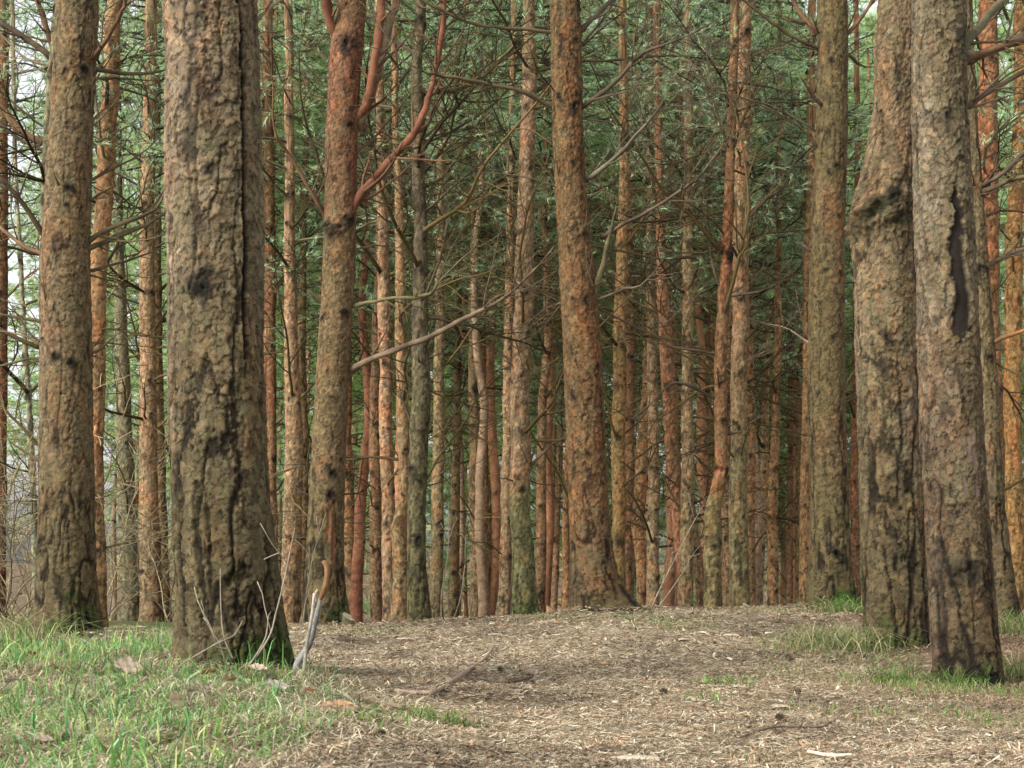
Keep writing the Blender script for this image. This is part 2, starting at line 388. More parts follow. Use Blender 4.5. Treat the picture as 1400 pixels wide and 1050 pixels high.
    for zn in style.get('rings', []):               # dark whorl collars
        rz, rh, ra = zn
        w = np.exp(-((H - rz + wv * 0.06) / rh) ** 2) * np.clip(0.45 + 3.2 * (fbm(p * 22, sd + 18, 3) - 0.47), 0, 1) * ra
        D = D + w * 0.012; w = np.clip(w, 0, 0.9)[..., None]; c = c * (1 - w) + np.array([0.022, 0.02, 0.013]) * w
    for s in style.get('scars', []):                # long wounds: h0, h1, lateral f, half-width, colour, depth
        h0, h1, kf, hw, cc, dep = s; tk = -PI / 2 + math.asin(kf)
        dx = Rg * (np.mod(T - tk + PI, 2 * PI) - PI) + wu * hw * 1.6
        tt = np.clip((H - h0) / (h1 - h0), 0, 1); wd = hw * (1 - tt) ** 0.6 * sstep(0, 0.10, tt) + 1e-4
        m_ = sstep(1.15, 0.85, np.abs(dx + ju * hw * 0.9) / wd + (blot[..., 0] - 0.5) * 0.8) * (1 if dep > 0.004 else sstep(0.45, 0.6, fbm(p * np.array([30, 30, 12]), sd + 30, 3))) * ((H > h0) & (H < h1))
        lip = np.exp(-((np.abs(dx) / wd - 1.35) / 0.3) ** 2) * ((H > h0) & (H < h1))
        D = D * (1 - 0.7 * m_) - dep * m_ + lip * dep * 0.6; m_ = m_[..., None]
        c = c * (1 - m_) + np.asarray(cc) * (0.55 + 0.9 * blot) * m_
    for bl in style.get('burls', []):               # swellings: h, lateral angle (rad), size up, size around, amount
        bh, bt, bz, ba, am_, rough = bl
        w = np.exp(-((H - bh) / bz) ** 2) * np.exp(-((np.mod(T - (-PI / 2 + bt) + PI, 2 * PI) - PI) / ba) ** 2)
        D = D + w * am_ + w * rough * ((fbm(p * 22, sd + 19, 4) - 0.5) * 0.09)
        w = (w * np.clip(rough, 0, 1) * sstep(0.35, 0.6, fbm(p * 16, sd + 20, 3)))[..., None]; c = c * (1 - 0.8 * w) + np.array([0.045, 0.048, 0.022]) * 0.8 * w
    Rt = Rg + D
    V = np.stack([xc[:, None] + Rt * np.cos(T), yc[:, None] + Rt * np.sin(T), zs[:, None] + 0 * T], -1)
    nr, nc = T.shape; i = np.arange(nr - 1)[:, None] * nc; j = np.arange(nc); j2 = (j + 1) % nc
    q = np.stack([i + j, i + j2, i + nc + j2, i + nc + j], -1).reshape(-1, 4)
    mb = MB(); V = np.vstack([V.reshape(-1, 3), [[xc[-1], yc[-1], zs[-1]]]])
    m = nr * nc; tr = [(m, (nr - 1) * nc + k, (nr - 1) * nc + (k + 1) % nc) for k in range(nc)]
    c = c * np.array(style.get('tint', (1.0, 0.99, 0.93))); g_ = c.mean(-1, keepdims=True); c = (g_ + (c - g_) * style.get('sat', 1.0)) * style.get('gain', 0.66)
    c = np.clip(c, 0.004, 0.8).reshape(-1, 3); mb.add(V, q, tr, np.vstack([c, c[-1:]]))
    return mb, dict(zs=zs, xc=xc, yc=yc, R=R, zb=zb)

def at_height(info, z):
    i = info; return np.array([np.interp(z, i['zs'], i['xc']), np.interp(z, i['zs'], i['yc']), z]), float(np.interp(z, i['zs'], i['R']))

# ------------------------------------------------------------------ branches
TW_D = np.array([0.10, 0.082, 0.046]); TW_L = np.array([0.23, 0.19, 0.12])
def twig_tree(mb, rng, p0, d0, L, r0, depth, sides, col, ends=None, up=0.0, curl=0.35, nchild=None, minr=0.0022):
    n = max(4, int(5 + L * 4)); d = np.array(d0, float); d /= np.linalg.norm(d); pts = [np.array(p0, float)]
    step = L / (n - 1); bend = rng.normal(0, curl, 3)
    for k in range(n - 1):
        d = d + bend * step * 0.55 + rng.normal(0, 0.10, 3) + np.array([0, 0, up * step]); d /= np.linalg.norm(d)
        if rng.random() < 0.25: bend = rng.normal(0, curl, 3)
        pts.append(pts[-1] + d * step)
    pts = np.array(pts); rad = np.linspace(r0, max(minr, r0 * 0.28), n)
    tube(mb, pts, rad, sides, col * (0.8 + 0.4 * rng.random()), cap=sides > 4)
    if ends is not None: ends.append((pts, L, depth))
    if depth <= 0: return
    nc = nchild if nchild is not None else int(2 + L * 5)
    for k in range(nc):
        t = 0.18 + 0.80 * (k + rng.random()) / nc; f = t * (n - 1); i = min(int(f), n - 2)
        q = pts[i] + (pts[i + 1] - pts[i]) * (f - i); tg = pts[i + 1] - pts[i]; tg /= np.linalg.norm(tg)
        side = rng.normal(0, 1, 3); side[2] *= 0.45; side -= tg * side.dot(tg); side /= np.linalg.norm(side) + 1e-6
        an = rng.uniform(0.55, 1.15); dd = tg * math.cos(an) + side * math.sin(an)
        l2 = L * rng.uniform(0.22, 0.5) * (1.15 - 0.6 * t)
        if l2 < 0.05: continue
        twig_tree(mb, rng, q, dd, l2, max(minr, np.interp(f, np.arange(n), rad) * 0.6), depth - 1, max(3, sides - 1), col, ends, up, curl * 1.3, None, minr)

def needles(mb, rng, pos, axis, n_each, length, width, spread, base_col, var=0.35):
    """pos (m,3) tuft points, axis (m,3) directions; n_each needles a tuft"""
    m = len(pos); k = n_each
    p = np.repeat(pos, k, 0); a = np.repeat(axis, k, 0)
    d = a + rng.normal(0, spread, (m * k, 3)); d /= np.linalg.norm(d, axis=1, keepdims=True) + 1e-9
    ln = length * rng.uniform(0.6, 1.15, (m * k, 1)); s = np.cross(d, rng.normal(0, 1, (m * k, 3))); s /= np.linalg.norm(s, axis=1, keepdims=True) + 1e-9
    w = width * rng.uniform(0.7, 1.3, (m * k, 1)); b = p + a * rng.uniform(-0.4, 0.3, (m * k, 1)) * length
    v = np.stack([b - s * w * 0.5, b + s * w * 0.5, b + d * ln], 1).reshape(-1, 3)
    t = np.arange(m * k * 3).reshape(-1, 3)
    c = np.asarray(base_col) * (1 - var + 2 * var * rng.random((m, 1))); hue = rng.random((m, 1)); c = c * (1 + np.hstack([hue * 0.35, 0 * hue, -hue * 0.25]))
    c = np.repeat(np.repeat(c, k, 0) * rng.uniform(0.8, 1.2, (m * k, 1)), 3, 0)
    mb.add(v, None, t, c)

# dead-branch prototypes: grow along +X from the origin
DEAD = []
for k in range(12):
    r = np.random.default_rng(100 + k); mb = MB()
    L = [0.55, 0.8, 1.1, 1.4, 1.7, 1.9, 2.1, 1.3, 1.6, 0.4, 2.3, 1.0][k]
    twig_tree(mb, r, (-0.06, 0, 0), (1, 0, 0.1), L, 0.008 + 0.006 * L, 2 if L > 0.6 else 1, 5, np.array([0.082, 0.068, 0.038]), None, up=r.uniform(-0.15, 0.3), curl=0.5, nchild=int(3 + L * 5.0), minr=0.0024)
    DEAD.append(mb.mesh("dead_branch", M_dead))
STUB = []
for k in range(4):
    r = np.random.default_rng(150 + k); mb = MB()
    twig_tree(mb, r, (-0.05, 0, 0), (1, 0, 0.2), 0.12 + 0.07 * k, 0.011, 0 if k < 2 else 1, 6, np.array([0.075, 0.06, 0.036]), None, curl=0.4, nchild=2)
    STUB.append(mb.mesh("dead_branch", M_dead))

# live crowns: whorls of needle-bearing branches round an upright axis starting at z = 0
GREEN = np.array([0.350, 0.565, 0.365])
def crown_mesh(seed, h, rmax, nb, low_r, green, nlen=0.10, nw=0.011, per=9, sub=8, droop=-0.1):
    r = np.random.default_rng(seed); mb = MB(); pos = []; ax = []
    for k in range(nb):
        z = h * (k + r.random()) / nb; t = z / h
        R = rmax * (low_r + (1 - low_r) * math.sin(min(1, t * 1.6) * PI / 2)) * (1.05 - 0.8 * t ** 2.2) * r.uniform(0.65, 1.2)
        az = r.uniform(0, 2 * PI); d = np.array([math.cos(az), math.sin(az), r.uniform(0.05, 0.5)]); n = 7
        pts = [np.array([0, 0, z])]; dd = d.copy()
        for i in range(n - 1):
            dd = dd + r.normal(0, 0.16, 3) + np.array([0, 0, droop * 0.25]); dd /= np.linalg.norm(dd); pts.append(pts[-1] + dd * R / (n - 1))
        pts = np.array(pts); tube(mb, pts, np.linspace(0.016, 0.005, n), 3, (0.075, 0.058, 0.034), cap=False)
        for j in range(sub):
            f = r.uniform(0.15, 1) * (n - 1) * 0.999; i = int(f); q = pts[i] + (pts[i + 1] - pts[i]) * (f - i)
            tg = pts[i + 1] - pts[i]; tg /= np.linalg.norm(tg); s = r.normal(0, 1, 3); s[2] *= 0.6
            d2 = tg * 0.7 + s * 0.75; d2 /= np.linalg.norm(d2); L2 = R * r.uniform(0.16, 0.42); e = q + d2 * L2 + np.array([0, 0, 0.06 * L2]); mid = (q + e) / 2 + r.normal(0, 0.03, 3)
            tube(mb, np.array([q, mid, e]), [0.007, 0.0055, 0.003], 3, (0.07, 0.055, 0.032), cap=False)
            m = max(3, int(L2 / 0.07)); tt = np.linspace(0.25, 1.0, m)[:, None]; pp = q * (1 - tt) + e * tt + r.normal(0, 0.025, (m, 3))
            keep = r.random(m) < 0.85; pos.append(pp[keep]); ax.append(np.tile(d2, (keep.sum(), 1)) + r.normal(0, 0.3, (keep.sum(), 3)))
    needles(mb, r, np.concatenate(pos), np.concatenate(ax), per, nlen, nw, 0.75, green)
    return mb.mesh("crown", M_needle, smooth=False)
def twig_crown(seed, h, nb, green):
    r = np.random.default_rng(seed); mb = MB(); pos = []; ax = []
    for k in range(nb):
        t = (k + r.random()) / nb; z = h * t; az = r.uniform(0, 2 * PI); L = r.uniform(1.1, 2.1) * (1.0 - 0.35 * t); ends = []
        d = np.array([math.cos(az), math.sin(az), r.uniform(0.1, 0.75)])
        twig_tree(mb, r, (0, 0, z), d, L, 0.006 + 0.006 * L, 2, 4, np.array([0.125, 0.108, 0.062]) * r.uniform(0.35, 1.6), ends, up=r.uniform(-0.1, 0.4), curl=0.6, nchild=int(4 + L * 5), minr=0.0021)
        for p, l, dep in ends:
            if dep == 0 and r.random() < 0.34 + 0.4 * t:
                n = len(p); q = p[n // 2:]; d2 = p[-1] - p[n // 2]; d2 /= np.linalg.norm(d2) + 1e-9
                pos.append(q); ax.append(np.tile(d2, (len(q), 1)) + r.normal(0, 0.15, q.shape))
    needles(mb, r, np.concatenate(pos), np.concatenate(ax), 7, 0.075, 0.0050, 0.42, green)
    return mb.mesh("crown", M_twigs, smooth=False)
M_twigs = col_material("twigs_and_needles", rough=0.7, nscale=3, nmix=0.5, bump=0, trans=0.2, lo=0.75, hi=1.3)
CROWN_MID = [twig_crown(200 + k, 6.5, 25, GREEN * (1.0 + 0.08 * k)) for k in range(4)]
CROWN_FAR = [crown_mesh(220 + k, 15.0, 2.6, 105, 0.6, GREEN * np.array([[1.0, 1.0, 1.0], [1.0, 0.93, 0.72], [1.25, 1.2, 1.12], [1.12, 1.08, 0.88]][k]), nlen=0.15, nw=0.013, per=14, sub=10) for k in range(4)]
CROWN_SOFT = [crown_mesh(240 + k, 6.0, 1.7, 44, 0.6, GREEN * (0.95 + 0.1 * k), nlen=0.095, nw=0.0075, per=11, sub=9) for k in range(3)]
print("protos", time.time() - T0)

def limb(tree, poly, Y, w0, w1, col, dy=0.0, twigs=4, seed=0, name="branch", tip=None, depth=1, info=None):
    """a branch along photographed points; dy: how far it reaches towards (-) or away from (+) the path"""
    r = np.random.default_rng(seed); k = len(poly)
    w = np.array([P(px, py, Y + dy * i / (k - 1)) for i, (px, py) in enumerate(poly)])
    d = w[0] - w[1]; w = np.vstack([w[0] + d / (np.linalg.norm(d) + 1e-9) * 0.06 + np.array([0, 0.05, 0]), w])
    L = np.linalg.norm(np.diff(w, axis=0), axis=1).sum(); n = max(8, int(L / 0.05))
    pts = smooth_path(w, n); k_ = np.cumsum(r.normal(0, 0.006, (n - 3, 3)), 0); k_ -= np.linspace(0, 1, n - 3)[:, None] * k_[-1]; pts[3:] += k_ * 0.8
    s = Y / F / 2; rad = np.linspace(w0 * s, w1 * s, n); rad *= 1 + 0.75 * np.exp(-np.arange(n) * 0.05 / 0.07); rad *= 1 + 0.35 * np.clip(r.normal(0, 0.5, n), -0.3, 1) * (r.random(n) < 0.3)
    ex, ey = poly[-1]
    if 5 < ex < 1395 and ey > 5: rad *= np.interp(np.linspace(0, 1, n), [0, 0.55, 1], [1, 0.95, 0.30])
    cc = np.asarray(col) * (0.45 + 0.65 * r.random((n, 1))) * 0.85
    if tip is not None:
        t = np.linspace(0, 1, n)[:, None] ** 3; cc = cc * (1 - t) + np.asarray(tip) * t
    mb = MB(); tube(mb, pts, rad, 9, cc, lump=0.32, rng=r)
    tc = np.asarray(col) * 0.35 + np.array([0.045, 0.036, 0.02])
    for j in range(twigs):
        f = r.uniform(0.25, 0.98) * (n - 2); i = int(f); q = pts[i]; tg = pts[i + 1] - pts[i]; tg /= np.linalg.norm(tg)
        sd = r.normal(0, 1, 3); sd -= tg * sd.dot(tg); sd /= np.linalg.norm(sd); an = r.uniform(0.5, 1.1)
        twig_tree(mb, r, q, tg * math.cos(an) + sd * math.sin(an), r.uniform(0.25, 0.75) * min(1.1, 0.35 + L * 0.5), max(0.003, rad[i] * 0.45), depth, 5, tc, None, up=0.3, curl=0.5)
    return mb.build(name, M_limb, tree)

# ------------------------------------------------------------------ palettes (linear albedo)
TAN = (0.30, 0.215, 0.135); OLIVE = (0.165, 0.125, 0.068); ORANGE = (0.36, 0.175, 0.088); PINK = (0.34, 0.195, 0.118)
RED = (0.25, 0.105, 0.058); BROWN = (0.22, 0.125, 0.066); DARK = (0.145, 0.105, 0.068); GREENISH = (0.18, 0.15, 0.075); GREYOL = (0.20, 0.17, 0.115)

# ------------------------------------------------------------------ the big near pines
def hero(key, label, prof, Y, style, dth, dh, limbs=(), ztop=None, lean_y=0.0):
    r = np.random.default_rng(style['seed']); zt = P(700, -20, Y)[2] + 1.2 if ztop is None else ztop
    mb, info = make_trunk(prof, Y, style, r, dth, dh, zt, lean_y)
    base = (float(info['xc'][0]), float(info['yc'][0]), info['zb'])
    t = empty("pine_tree", base, label, "tree", "big pines along the path")
    for k in range(len(mb.v)): mb.v[k] = mb.v[k] - np.array(base)
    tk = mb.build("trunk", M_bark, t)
    for q, lb in enumerate(limbs):
        poly, w0, w1, col = lb[:4]; kw = lb[4] if len(lb) > 4 else {}
        b = limb(t, poly, Y, w0, w1, col, seed=style['seed'] * 50 + q, **kw)
        b.location = tuple(-np.array(base))
    return t, info

hr = np.random.default_rng(7)
LIMBS_1 = [
    ([(122, 88), (150, 50), (168, 15), (174, -15)], 7, 5, BROWN, dict(dy=-0.3)), ([(126, 92), (165, 100), (212, 97), (240, 90)], 7, 5, OLIVE, dict(dy=0.5)),
    ([(124, 110), (170, 108), (225, 112)], 5, 3, OLIVE, dict(dy=0.5)), ([(124, 172), (150, 145), (178, 112), (200, 60)], 4, 2, BROWN, dict(dy=0.3)),
    ([(122, 250), (150, 235), (192, 212), (222, 180)], 5, 3, OLIVE, dict(dy=0.4)), ([(120, 275), (140, 262), (166, 246)], 5, 3, OLIVE, dict(twigs=1)),
    ([(118, 332), (150, 311), (190, 295), (216, 280), (230, 255)], 8, 6, OLIVE, dict(dy=0.2, twigs=3)), ([(118, 340), (160, 319), (200, 304), (232, 290)], 9, 7, GREENISH, dict(dy=0.3, twigs=5)),
    ([(116, 372), (150, 362), (200, 345), (236, 336)], 6, 3, OLIVE, dict(dy=0.5)), ([(116, 492), (145, 470), (166, 453)], 5, 3, OLIVE, dict(twigs=3)),
    ([(60, 322), (38, 291), (20, 266), (-5, 243)], 8, 6, DARK, dict(dy=-0.2)), ([(60, 352), (30, 336), (-5, 306)], 7, 5, BROWN, dict(dy=0.3)),
    ([(88, 268), (80, 252), (73, 236)], 5, 3, BROWN, dict(dy=-0.25, twigs=0)), ([(56, 630), (35, 617), (15, 605)], 6, 3.5, OLIVE, dict(twigs=0)),
    ([(58, 441), (25, 434), (-8, 428)], 5, 4, GREENISH), ([(58, 491), (28, 493), (-8, 502)], 4, 3, GREENISH), ([(58, 470), (30, 458), (-5, 452)], 4, 2.5, TAN)]
hero("left", "olive barked pine at left with mossy foot and many bare side branches",
     [(872, 93, 80), (800, 92, 76), (600, 90, 70), (350, 90, 64), (150, 98, 57), (0, 105, 57)], 9.4,
     dict(seed=11, low=(0.19, 0.135, 0.078), high=(0.30, 0.205, 0.128), c0=0.2, c1=1.6, algae=0.55, algae_dir=0.9, algae_low=0.12, moss=(0.42, 0.7, 0.75), red=0.45, lichen=0.35, deep=0.010, up=0.2, cw=0.038, ch=0.16, pw=0.017, ph=0.028, rough_to=2.0, amp=0.9, flare=0.25,
          knots=[(2.62, 0.3, 0.03), (1.62, -0.15, 0.018), (1.58, 0.45, 0.018), (2.25, -0.2, 0.016), (1.20, 0.1, 0.02, .6), (0.55, -0.7, 0.03), (3.32, -0.2, 0.02), (3.34, 0.65, 0.025), (1.0, -0.95, 0.02)]), 0.0075, 0.0075, LIMBS_1)
hero("big", "thickest pine in front, grey tan plated bark with a black branch scar",
     [(908, 318, 146), (850, 314, 140), (780, 308, 138), (650, 301, 132), (500, 296, 128), (300, 295, 132), (100, 291, 130), (0, 287, 128)], 6.5,
     dict(seed=12, low=(0.175, 0.132, 0.078), high=(0.33, 0.245, 0.165), c0=0.5, c1=1.9, algae=0.5, algae_dir=0.55, algae_low=0.2, moss=(0.28, 1.1, 0.8), red=0.35, lichen=0.45, deep=0.0125, up=0.42, cw=0.062, ch=0.27, pw=0.026, ph=0.036, rough_to=2.0, amp=1.1, flare=0.16, lump=0.9,
          knots=[(1.50, -0.05, 0.050, 1.0), (1.56, -0.02, 0.03, .9), (1.98, 0.08, 0.022, .8), (2.2, 0.0, 0.03, .35), (0.35, 0.35, 0.06, .35), (0.75, 0.6, 0.03, .5)],
          scars=[(1.10, 3.6, 0.72, 0.012, (0.02, 0.016, 0.012), 0.016), (0.74, 0.90, 0.42, 0.012, (0.20, 0.115, 0.10), 0.004), (0.1, 1.35, -0.72, 0.012, (0.02, 0.016, 0.012), 0.014)]), 0.0052, 0.0052,
     [([(343, 62), (350, 32), (370, 11), (400, -12)], 6, 4, TAN, dict(dy=0.5, twigs=4)), ([(356, 45), (378, 42), (412, 30)], 2.5, 1.5, TAN, dict(dy=0.2, twigs=2))])
LIMBS_3 = [
    ([(478, 305), (490, 272), (530, 226), (570, 181), (590, 120), (604, 50), (608, -15)], 12, 7, RED, dict(twigs=15, dy=-0.4, depth=2)),
    ([(484, 168), (503, 135), (513, 70), (521, 0), (525, -25)], 13, 12, RED, dict(twigs=7, dy=-0.2)), ([(496, 162), (520, 95), (535, 30), (548, -20)], 12, 11, TAN, dict(twigs=2, dy=0.3)),
    ([(462, 60), (452, 30), (447, 0), (446, -25)], 13, 13, RED, dict(twigs=1, dy=-0.2)),
    ([(482, 506), (520, 486), (580, 461), (640, 432), (690, 410), (722, 379), (758, 336)], 9, 5.5, (0.21, 0.15, 0.095), dict(twigs=9, dy=-0.8, depth=2)),
    ([(484, 418), (530, 409), (585, 402), (602, 380), (645, 340), (652, 330)], 6, 3, GREENISH, dict(twigs=8, dy=-0.5, depth=2)),
    ([(447, 298), (420, 251), (393, 206), (377, 181), (373, 110), (369, 30)], 7, 3, BROWN, dict(twigs=9, dy=-0.6, depth=2)),
    ([(452, 418), (432, 405), (420, 395)], 4, 2.5, DARK, dict(twigs=1)), ([(450, 90), (425, 62), (400, 40)], 4, 2, OLIVE, dict(twigs=5)), ([(484, 318), (505, 305), (520, 295)], 4, 2.5, DARK, dict(twigs=1)),
    ([(480, 218), (510, 190), (545, 150), (580, 105)], 5, 2.5, BROWN, dict(twigs=7, dy=0.4)), ([(488, 340), (520, 335), (560, 350)], 3, 2, TAN, dict(twigs=4, dy=.5))]
hero("fork", "pine with red upswept limbs, flaking red patch low on its trunk",
     [(858, 446, 58), (800, 444, 53), (700, 446, 49), (550, 453, 46), (400, 462, 44), (300, 465, 44), (150, 469, 45), (60, 474, 46), (0, 483, 38)], 12.3,
     dict(seed=13, low=(0.20, 0.15, 0.082), high=(0.29, 0.185, 0.105), top=(0.33, 0.155, 0.09), t0=2.6, t1=3.6, c0=0.4, c1=2.0, algae=0.55, algae_dir=-0.9, moss=(0.3, 0.8, 0.6), red=0.6, deep=0.006, up=0.1, cw=0.036, ch=0.15, pw=0.018, ph=0.028, rough_to=1.5, amp=0.75,
          knots=[(1.16, 0.35, 0.055, .9), (0.98, 0.3, 0.03, .8), (1.16, -0.75, 0.02), (1.95, -0.2, 0.022), (1.72, 0.15, 0.02, .7), (2.35, -0.75, 0.022), (2.38, 0.6, 0.035), (3.85, 0.6, 0.04, .8), (0.6, -0.7, 0.03, .7), (4.5, 0.1, .05, .8), (3.10, 0.72, 0.045), (3.06, -0.72, 0.04), (3.04, 0.05, 0.035, .85), (3.12, 0.4, 0.035), (2.98, -.3, .03, .8)],
          scars=[(0.62, 1.0, 0.25, 0.016, (0.36, 0.15, 0.085), 0.008), (0.45, 0.95, 0.55, 0.014, (0.34, 0.13, 0.07), 0.008)]), 0.009, 0.010, LIMBS_3)
LIMBS_4 = [
    ([(756, 148), (705, 121), (612, 104), (570, 93), (500, 62)], 7, 4, OLIVE, dict(twigs=8, dy=-0.5, depth=2)), ([(756, 46), (690, 40), (640, 26), (560, -8)], 6, 4, OLIVE, dict(twigs=7, dy=-0.4)),
    ([(792, 150), (840, 111), (882, 72), (940, 48), (985, 22)], 8, 4, DARK, dict(twigs=10, dy=-0.4, depth=2)), ([(795, 40), (815, 20), (850, -12)], 8, 6, DARK, dict(twigs=3, dy=0.3)),
    ([(800, 246), (850, 211), (880, 175), (906, 139)], 7, 5, GREYOL, dict(twigs=8, dy=-0.5, depth=2)), ([(762, 258), (720, 246), (650, 236)], 4, 2.5, DARK, dict(twigs=6)),
    ([(812, 412), (850, 395), (882, 384), (906, 354)], 5, 3, DARK, dict(twigs=6, dy=-0.3, depth=2)), ([(812, 412), (825, 361), (835, 312), (842, 280)], 9, 6, GREENISH, dict(twigs=2, dy=-0.2)),
    ([(834, 316), (900, 281), (950, 246), (992, 190), (1000, 165)], 6, 3, DARK, dict(twigs=9, dy=-0.5, depth=2)), ([(812, 418), (860, 445), (920, 470), (975, 480)], 3.5, 2, DARK, dict(twigs=5, dy=0.5)),
    ([(800, 275), (820, 262), (830, 258)], 4, 3, DARK, dict(twigs=0)), ([(770, 145), (755, 120), (750, 112)], 4, 3, BROWN, dict(twigs=0, dy=-.2)), ([(765, 415), (740, 425), (700, 455)], 3, 2, DARK, dict(twigs=5, dy=.3))]
hero("centre", "rusty flaking pine on the path crest with wide roots spread to one side",
     [(842, 820, 72), (800, 811, 60), (750, 808, 55), (650, 803, 52), (500, 797, 53), (400, 790, 50), (250, 779, 43), (100, 774, 44), (0, 773, 42)], 11.5,
     dict(seed=14, low=(0.17, 0.108, 0.060), high=(0.24, 0.135, 0.064), c0=0.1, c1=1.0, algae=0.3, algae_dir=-1.2, moss=(0.28, 1.0, 0.18), red=0.6, lichen=0.35, deep=0.009, up=0.12, cw=0.036, ch=0.16, pw=0.020, ph=0.030, rough_to=1.0, amp=1.0, flare=0.28, root=(1.0, 0.75, 0.22),
          knots=[(3.62, 0.45, 0.035), (3.68, -0.5, 0.03), (4.15, -0.4, 0.03), (4.12, 0.5, 0.025), (2.95, 0.55, 0.03, .7), (2.2, 0.3, 0.05, .8), (2.2, -0.3, 0.03, .6), (1.72, 0.7, 0.03, .7), (1.5, -0.6, 0.035, .8), (0.9, 0.0, 0.04, .6), (0.98, -0.7, 0.03, .8), (3.2, 0.2, .02), (2.72, -.1, .02)]), 0.0085, 0.0085, LIMBS_4)
LIMBS_5 = [
    ([(1120, 46), (1095, 21), (1078, -10)], 7, 6, BROWN, dict(twigs=3)), ([(1120, 66), (1085, 50), (1050, 22), (1005, -8)], 6, 4, OLIVE, dict(twigs=6, dy=-0.3)),
    ([(1132, 152), (1108, 130), (1092, 101)], 7, 4, DARK, dict(twigs=0, dy=-0.3)), ([(1155, 50), (1180, 22), (1198, -8)], 7, 5, BROWN, dict(twigs=3)),
    ([(1118, 205), (1080, 165), (1030, 140), (980, 120)], 4, 2, OLIVE, dict(twigs=8, dy=-0.4, depth=2)), ([(1112, 342), (1098, 334), (1086, 331)], 6, 5, DARK, dict(twigs=0)), ([(1155, 226), (1175, 212), (1190, 200)], 5, 3, BROWN, dict(twigs=2, dy=0.4)),
    ([(1112, 180), (1060, 150), (1010, 135), (940, 120)], 4, 2.5, GREYOL, dict(twigs=8, dy=-0.3, depth=2)), ([(1152, 75), (1175, 90), (1198, 92)], 6, 4, OLIVE, dict(twigs=2, dy=.6)), ([(1108, 470), (1080, 450), (1040, 440)], 3, 2, TAN, dict(twigs=5, dy=.5)), ([(1152, 550), (1172, 538), (1195, 518)], 4, 3, DARK, dict(twigs=1, dy=.5)), ([(1156, 618), (1175, 606), (1190, 600)], 4, 3, DARK, dict(twigs=1, dy=.5))]
hero("mossy", "green tinged pine at the crest with a bright moss foot and few stubs",
     [(832, 1136, 64), (780, 1135, 57), (700, 1134, 52), (500, 1129, 50), (350, 1131, 47), (200, 1137, 43), (0, 1138, 41)], 12.5,
     dict(seed=15, low=(0.16, 0.115, 0.062), high=(0.215, 0.145, 0.075), c0=0.2, c1=2.0, algae=0.7, algae_dir=-0.7, moss=(0.34, 0.95, 1.0), red=0.5, lichen=0.3, deep=0.011, up=0.2, cw=0.040, ch=0.2, pw=0.02, ph=0.03, rough_to=2.2, amp=0.9, foot_dark=.5,
          knots=[(2.62, -0.3, 0.03), (2.60, 0.55, 0.025), (1.06, 0.65, 0.04), (0.42, 0.15, 0.08, .9), (3.45, 0.2, 0.03), (3.40, -.3, .02), (4.3, -0.2, 0.03), (2.1, 0.2, 0.02), (3.05, .5, .02)]), 0.0092, 0.0095, LIMBS_5)
hero("burl", "broad pine with a knobbly swollen burl partway up its leaning trunk",
     [(892, 1229, 92), (830, 1226, 89), (700, 1221, 87), (500, 1214, 83), (400, 1211, 84), (310, 1208, 84), (260, 1212, 78), (200, 1220, 68), (150, 1224, 62), (0, 1230, 60)], 9.0,
     dict(seed=16, low=(0.185, 0.135, 0.082), high=(0.27, 0.20, 0.125), c0=0.3, c1=1.8, top=(0.30, 0.195, 0.125), t0=2.2, t1=2.9, algae=0.5, algae_dir=-1.0, algae_low=0.05, moss=(0.22, -0.3, 0.6), red=0.4, lichen=0.45, deep=0.0115, up=0.3, cw=0.056, ch=0.26, pw=0.022, ph=0.032, rough_to=2.3, amp=1.15, flare=0.2, sm=0.18,
          knots=[(1.72, -0.2, 0.03, .8), (0.95, -0.25, 0.035, .7), (0.65, -0.3, 0.03, .7), (3.1, -0.1, 0.018, .8), (0.5, .1, .04, .4), (2.52, 0.0, 0.05, .9), (2.48, -0.35, 0.04, .7), (2.40, .3, .035, .6)],
          burls=[(2.44, -0.35, 0.12, 1.4, 0.020, 1.4), (2.40, -1.35, 0.15, 0.6, 0.024, 1.0)]), 0.0066, 0.0066, [])
LIMBS_7 = [
    ([(1316, 78), (1345, 74), (1375, 61), (1412, 40)], 13, 10, GREYOL, dict(twigs=3, dy=0.3)), ([(1316, 84), (1360, 67), (1412, 50)], 10, 8, BROWN, dict(twigs=3, dy=0.1)),
    ([(1314, 66), (1345, 31), (1378, -8)], 14, 12, GREENISH, dict(twigs=4, dy=0.8)), ([(1318, 148), (1360, 116), (1412, 92)], 9, 7, DARK, dict(twigs=6, dy=0.2))]
hero("scar", "nearest right hand pine with a long black wound down its bark",
     [(944, 1327, 94), (900, 1322, 88), (800, 1315, 85), (650, 1306, 82), (500, 1297, 82), (300, 1290, 79), (150, 1285, 73), (0, 1284, 71)], 7.5,
     dict(seed=17, low=(0.185, 0.125, 0.078), high=(0.29, 0.225, 0.15), c0=0.7, c1=2.0, gain=0.60, algae=0.5, algae_dir=1.0, algae_low=0.1, moss=(0.2, 0.4, 0.7), red=0.28, lichen=0.35, deep=0.010, up=0.12, cw=0.05, ch=0.2, pw=0.022, ph=0.032, rough_to=1.6, amp=1.0, flare=0.14,
          knots=[(2.66, 0.0, 0.022, .9), (2.62, -.3, .04, .3), (1.35, 0.35, 0.016, .7), (0.52, -0.2, 0.05, .5), (0.55, 0.0, 0.035, .7), (0.95, 0.4, 0.02, .5), (0.42, .4, .04, .5)],
          scars=[(1.58, 2.34, 0.22, 0.060, (0.036, 0.028, 0.022), 0.014), (0.85, 1.25, 0.3, 0.04, (0.27, 0.19, 0.16), 0.003)]), 0.0056, 0.0056, LIMBS_7)
